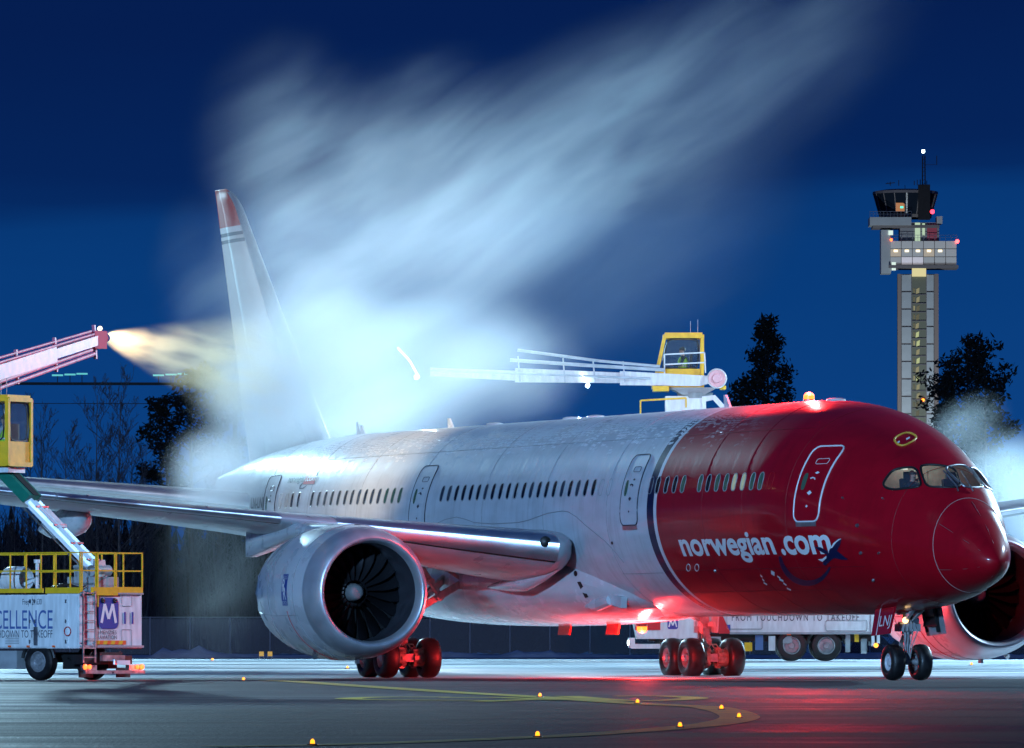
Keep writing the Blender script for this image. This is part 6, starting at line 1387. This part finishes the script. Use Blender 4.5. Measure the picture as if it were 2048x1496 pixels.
# raised boom
HB = rq(1395, 815, 0)
b = MB(); b.bar((3.2, 0, 2.9), (HB.x - .2, 0, HB.z - .3), .55, .6); b.box((3.1, 0, 3.0), (1.3, 1.2, .8)); b.build('lift_boom', TWHITE, TR)
b = MB(); a, c = rq(1331, 822, .5), rq(1404, 798, .5); b.box(((a.x + c.x) / 2, 0, (a.z + c.z) / 2), (a.x - c.x, 1.0, c.z - a.z + .2)); b.build('head_box', TWHITE, TR)
b = MB(); 
for y in (-.45, .45): b.prism([rq(1404, 822, y), rq(1404, 793, y), rq(1430, 790, y), rq(1456, 818, y), rq(1446, 822, y), rq(1426, 800, y), rq(1412, 803, y), rq(1412, 822, y)], (0, .08, 0))
b.build_each('head_bracket', TWHITE, TR)
b = MB(); a, c, d2 = rq(1281, 830, .5), rq(1281, 801, .5), rq(1372, 796, .5); b.bar(a, c, .05); b.bar(c, d2, .06); b.bar(d2, rq(1372, 815, .5), .05); b.build_each('rail', YELLOW, TR)
b = MB(); b.cyl(rq(1390, 797, 0), rq(1390, 786, 0), .55, .62, 20); b.prism([rq(1335, 777, -.55), rq(1432, 777, -.55), rq(1408, 791, -.55), rq(1365, 791, -.55)], (0, 1.1, 0)); b.build('slew_ring', GREYP, TR, smooth=True)
b = MB(); a, c = rq(1306, 782, .8), rq(1338, 772, .8); b.box(((a.x + c.x) / 2, .35, (a.z + c.z) / 2), (a.x - c.x, 1.0, c.z - a.z)); a, c = rq(1441, 778, .8), rq(1452, 771, .8); b.box(((a.x + c.x) / 2, .2, (a.z + c.z) / 2), (a.x - c.x, 1.0, c.z - a.z)); b.build_each('step_plate', YELLOW, TR)
ca_, cb_ = rq(1404, 746, -.1), rq(1307, 746, -.1)
cabR = boom_cab(TR, Vector(((ca_.x + cb_.x) / 2, -.15, rq(0, 776, 0).z)), 1.2, ca_.x * -1 + cb_.x, rq(0, 672, 0).z - rq(0, 776, 0).z, .38)
b = MB(); y = .62; P = [rq(1329, 750, y), rq(1329, 709, y), rq(1409, 705, y), rq(1411, 746, y)]
for a, c in zip(P, P[1:]): b.bar(a, c, .045)
b.bar(rq(1329, 729, y), rq(1410, 725, y), .045); b.build_each('guard_rail', TWHITE, TR)
# spray boom reaching left into the steam
y = .75
b = MB(); b.prism([rq(1425, 765, y), rq(1425, 752, y), rq(1240, 742, y), rq(1240, 770, y), rq(1400, 772, y)], (0, -.35, 0)); b.build('spray_boom', TWHITE, TR)
b = MB(); b.prism([rq(1260, 766, y - .05), rq(1260, 746, y - .05), rq(1030, 736, y - .05), rq(1030, 764, y - .05)], (0, -.25, 0)); b.build('spray_boom_extension', TWHITE, TR)
b = MB(); b.prism([rq(1050, 762, y - .1), rq(1050, 742, y - .1), rq(860, 735, y - .1), rq(860, 752, y - .1)], (0, -.16, 0)); b.build('spray_boom_tip', TWHITE, TR)
b = MB(); b.tube([rq(1320, 733, y), rq(1200, 722, y), rq(1035, 700, y)], .05, 8); b.tube([rq(1330, 740, y + .05), rq(1180, 731, y + .05), rq(1020, 720, y + .05)], .06, 8); b.tube([rq(1300, 757, y + .08), rq(860, 740, y + .08)], .04, 8)
for px in (1250, 1190, 1130, 1040): b.bar(rq(px, 765, y), rq(px - 4, 712 + (px - 1040) * .05, y), .07, .05)
b.build_each('boom_hose', mat('boom_hose_grey', (.48, .52, .58), .45, var=.2), TR)
b = MB(); c = rq(1434, 757, y + .1); b.lathe([(-.5, .26), (-.05, .33), (.0, .34), (.03, .30)], c, (0, 1, 0), 28); dr = b.build('hose_drum', TWHITE, TR, smooth=True)
b = MB(); b.lathe([(.02, .30), (.04, .29), (.0, .17), (.05, .14), (.06, .05), (.06, .001)], c, (0, 1, 0), 28); b.build('drum_face', mat('drum_face_pink', (.75, .42, .46), .4), dr, smooth=True)
b = MB(); c = rq(1177, 769, y + .1); b.bar(rq(1162, 746, y + .06), c, .06); b.lathe([(0, .06), (.1, .07), (.12, .001)], c, (.5, .5, -.7), 12); b.build('boom_lamp', WHITE_E, TR)
b = MB(); c = rq(836, 752, y); b.bar(rq(796, 696, y), rq(820, 722, y), .05); b.bar(rq(820, 722, y), c, .05); b.lathe([(0, .07), (.12, .08), (.14, .001)], c, (.6, .6, -.4), 12); b.build('nozzle_lamp', WHITE_E, TR)
def spot_at(name, p, aim, energy, color, cone, size=.15):
    l = bpy.data.lights.new(name, 'SPOT'); l.energy = energy; l.color = color; l.spot_size = R(cone); l.spot_blend = .8; l.shadow_soft_size = size; lo = bpy.data.objects.new(name, l); col.objects.link(lo); lo.location = p; lo.rotation_mode = 'QUATERNION'; lo.rotation_quaternion = (Vector(aim) - Vector(p)).to_track_quat('-Z', 'Y')
rw = lambda q: Vector((RO.x - q.x, RO.y - q.y, RO.z + q.z))
spot_at('boom_lamp_light', rw(rq(1174, 772, y + .3)), at(700, 740, 252), 4000, (.72, .93, 1), 70)
spot_at('nozzle_lamp_light', rw(rq(834, 750, y + .4)), at(560, 720, 252), 2600, (.80, .95, 1), 110)
person('person in yellow-green vest seated in the right yellow cab above the hull', cab_world(TR, cabR, (-.2, 0, .5)), math.pi, cloth=NAVYC, vest=HIVIS)
# the pilot behind the windshield
person('person in dark shirt seated behind the windshield', from_ac((-4.28, -.62, 4.72)), AC_ROT, cloth=NAVYC)
# ================================================================== steam and spray
def steam_material(name, lobes, color, dens, aniso, nscale, nrot, stretch, lo, hi, distort=0.6, floor=0.0):
    m = bpy.data.materials.new(name); m.use_nodes = True; nt = m.node_tree; nt.nodes.clear(); N = nt.nodes.new; L = nt.links.new
    out = N('ShaderNodeOutputMaterial'); pv = N('ShaderNodeVolumePrincipled'); L(pv.outputs[0], out.inputs['Volume'])
    pv.inputs['Color'].default_value = (*color, 1); pv.inputs['Anisotropy'].default_value = aniso
    t = N('ShaderNodeTexCoord'); mp = N('ShaderNodeMapping'); mp.vector_type = 'TEXTURE'; mp.inputs['Rotation'].default_value = nrot; mp.inputs['Scale'].default_value = [1 / k for k in stretch]; L(t.outputs['Object'], mp.inputs[0])
    n = N('ShaderNodeTexNoise'); n.inputs['Scale'].default_value = nscale; n.inputs['Detail'].default_value = 3.0; n.inputs['Roughness'].default_value = .58; n.inputs['Distortion'].default_value = 0.0; 
    # slow swirl that bends the wisps
    sw_ = N('ShaderNodeTexNoise'); sw_.inputs['Scale'].default_value = .16; sw_.inputs['Detail'].default_value = 1; L(t.outputs['Object'], sw_.inputs['Vector'])
    sv = N('ShaderNodeVectorMath'); sv.operation = 'MULTIPLY_ADD'; L(sw_.outputs['Color'], sv.inputs[0]); sv.inputs[1].default_value = (distort * 2.2, distort * 2.2, distort * 3.2); L(mp.outputs[0], sv.inputs[2]); L(sv.outputs[0], n.inputs['Vector'])
    r = N('ShaderNodeMapRange'); r.interpolation_type = 'SMOOTHSTEP'; L(n.outputs['Fac'], r.inputs[0]); r.inputs[1].default_value = lo; r.inputs[2].default_value = hi; r.inputs[3].default_value = floor; r.inputs[4].default_value = 1.0
    tot = None
    for (c, rad, rotY, w, solid) in lobes:
        e = N('ShaderNodeMapping'); e.vector_type = 'TEXTURE'; e.inputs['Location'].default_value = c; e.inputs['Rotation'].default_value = (0, rotY, 0); e.inputs['Scale'].default_value = rad; L(t.outputs['Object'], e.inputs[0])
        l = N('ShaderNodeVectorMath'); l.operation = 'LENGTH'; L(e.outputs[0], l.inputs[0])
        k = N('ShaderNodeMapRange'); k.interpolation_type = 'SMOOTHERSTEP'; L(l.outputs['Value'], k.inputs[0]); k.inputs[1].default_value = 0.0; k.inputs[2].default_value = 1.0; k.inputs[3].default_value = w; k.inputs[4].default_value = 0.0
        # solid lobes keep part of their density where the noise is empty
        mx = N('ShaderNodeMapRange'); L(r.outputs[0], mx.inputs[0]); mx.inputs[3].default_value = solid; mx.inputs[4].default_value = 1.0
        q = N('ShaderNodeMath'); q.operation = 'MULTIPLY'; L(k.outputs[0], q.inputs[0]); L(mx.outputs[0], q.inputs[1])
        if tot is None: tot = q.outputs[0]
        else:
            a = N('ShaderNodeMath'); a.operation = 'ADD'; L(tot, a.inputs[0]); L(q.outputs[0], a.inputs[1]); tot = a.outputs[0]
    d = N('ShaderNodeMath'); d.operation = 'MULTIPLY'; L(tot, d.inputs[0]); d.inputs[1].default_value = dens; L(d.outputs[0], pv.inputs['Density'])
    return m
def lobe(px, py, d, rx, rz, ry, ang, w, solid=0.0):
    s_ = F / d; return (tuple(at(px, py, d)), (rx / s_, ry, rz / s_), R(-ang), w, solid)
def vol_box(name, lo, hi, m, label, cat):
    b = MB(); c = (Vector(lo) + Vector(hi)) / 2; b.box(c, Vector(hi) - Vector(lo)); o = b.build(name, m); tag(o, label, cat, kind='stuff'); return o
LB = [lobe(630, 730, 252, 280, 230, 5.5, 10, 1.3, .8),
      lobe(540, 800, 251.5, 190, 150, 5, 0, 1.5, .8),
      lobe(810, 720, 254, 360, 180, 5.5, 12, .8, .55),
      lobe(590, 560, 254, 200, 340, 5, 12, .60, .35),
      lobe(620, 360, 256, 260, 360, 6, 20, .24, .06),
      lobe(790, 280, 257, 340, 210, 6, 20, .20, .03),
      lobe(830, 480, 256, 520, 270, 7, 30, .36, .16),
      lobe(1050, 370, 258, 680, 290, 7, 28, .21, .08),
      lobe(1330, 220, 260, 720, 270, 7, 30, .10, .02),
      lobe(1180, 500, 262, 560, 320, 7, 25, .06, .30),
      lobe(435, 945, 252, 130, 120, 4.5, 0, 2.2, .7),
      lobe(440, 1080, 262, 160, 330, 5, -6, .13, .3),
      lobe(700, 860, 259, 340, 140, 5, 8, .8, .5),
      lobe(1000, 740, 262, 220, 170, 5, 5, .22, .5),
      lobe(410, 580, 258, 130, 230, 4, 10, .14, .1)]
STEAM = steam_material('steam', LB, (.93, .97, 1.0), 0.26, .25, .48, (0, R(-33), 0), (.30, .8, 1.4), .34, .72, 0.85)
z_lo = .1
a, c = at(180, 1290, 252), at(2048, -40, 262)
vol_box('steam_cloud', (at(230, 0, 256).x, 246.5, .55), (at(1960, 0, 256).x, 269, at(0, -10, 269).z), STEAM, 'white de-icing steam billowing from the tail up across the sky', 'steam')
LB2 = [lobe(2010, 950, 262, 150, 120, 6, 10, .7, .3), lobe(1930, 860, 262, 120, 80, 5, 30, .25, .1), lobe(2080, 1030, 262, 170, 140, 6, 0, .6, .4)]
STEAM2 = steam_material('steam_far', LB2, (.93, .97, 1.0), 0.35, .2, .4, (0, R(-25), 0), (.5, 1, 1.2), .35, .7)
vol_box('steam_cloud', (at(1800, 0, 262).x, 255, .8), (at(2260, 0, 262).x, 269, at(0, 760, 262).z), STEAM2, 'bright bank of steam behind the red nose at the right edge', 'steam')
# spray jet from the left nozzle
NOZ = at(212, 676, 226); JT = at(520, 745, 249); ax = (JT - NOZ)
jm = MB(); jm.lathe([(0, .12), (ax.length * .15, .55), (ax.length * .5, 1.25), (ax.length, 2.3)], NOZ, ax, 20); jm.disc(NOZ, -ax, .12, 20); jm.disc(JT, ax, 2.3, 20)
def jet_material():
    m = bpy.data.materials.new('spray'); m.use_nodes = True; nt = m.node_tree; nt.nodes.clear(); N = nt.nodes.new; L = nt.links.new
    out = N('ShaderNodeOutputMaterial'); pv = N('ShaderNodeVolumePrincipled'); L(pv.outputs[0], out.inputs['Volume']); pv.inputs['Color'].default_value = (1, .84, .56, 1); pv.inputs['Anisotropy'].default_value = .3  # warm scatter colour carries part of the nozzle lamp's light
    t = N('ShaderNodeTexCoord'); mp = N('ShaderNodeMapping'); mp.vector_type = 'TEXTURE'; mp.inputs['Location'].default_value = NOZ; q = ax.to_track_quat('X', 'Z').to_euler(); mp.inputs['Rotation'].default_value = q; L(t.outputs['Object'], mp.inputs[0])
    s_ = N('ShaderNodeSeparateXYZ'); L(mp.outputs[0], s_.inputs[0])
    cb = N('ShaderNodeCombineXYZ'); L(s_.outputs[1], cb.inputs[1]); L(s_.outputs[2], cb.inputs[2]); ln = N('ShaderNodeVectorMath'); ln.operation = 'LENGTH'; L(cb.outputs[0], ln.inputs[0])
    rad = N('ShaderNodeMath'); rad.operation = 'MULTIPLY_ADD'; L(s_.outputs[0], rad.inputs[0]); rad.inputs[1].default_value = .085; rad.inputs[2].default_value = .2
    rr = N('ShaderNodeMath'); rr.operation = 'DIVIDE'; L(ln.outputs['Value'], rr.inputs[0]); L(rad.outputs[0], rr.inputs[1])
    fl = N('ShaderNodeMapRange'); fl.interpolation_type = 'SMOOTHSTEP'; L(rr.outputs[0], fl.inputs[0]); fl.inputs[1].default_value = .35; fl.inputs[2].default_value = 1; fl.inputs[3].default_value = 1; fl.inputs[4].default_value = 0
    iv = N('ShaderNodeMath'); iv.operation = 'DIVIDE'; iv.inputs[0].default_value = .20; L(rad.outputs[0], iv.inputs[1])
    mp2 = N('ShaderNodeMapping'); mp2.inputs['Scale'].default_value = (.16, 2.2, 2.2); L(mp.outputs[0], mp2.inputs[0]); n = N('ShaderNodeTexNoise'); n.inputs['Scale'].default_value = 1.2; n.inputs['Detail'].default_value = 2; L(mp2.outputs[0], n.inputs['Vector'])
    nr = N('ShaderNodeMapRange'); L(n.outputs['Fac'], nr.inputs[0]); nr.inputs[1].default_value = .35; nr.inputs[2].default_value = .65; nr.inputs[3].default_value = .04
    a1 = N('ShaderNodeMath'); a1.operation = 'MULTIPLY'; L(fl.outputs[0], a1.inputs[0]); L(iv.outputs[0], a1.inputs[1]); a2 = N('ShaderNodeMath'); a2.operation = 'MULTIPLY'; L(a1.outputs[0], a2.inputs[0]); L(nr.outputs[0], a2.inputs[1]); L(a2.outputs[0], pv.inputs['Density'])
    return m
tag(jm.build('spray_jet', jet_material(), None), 'warm-lit cone of de-icing spray leaving the left boom nozzle', 'spray', kind='stuff')
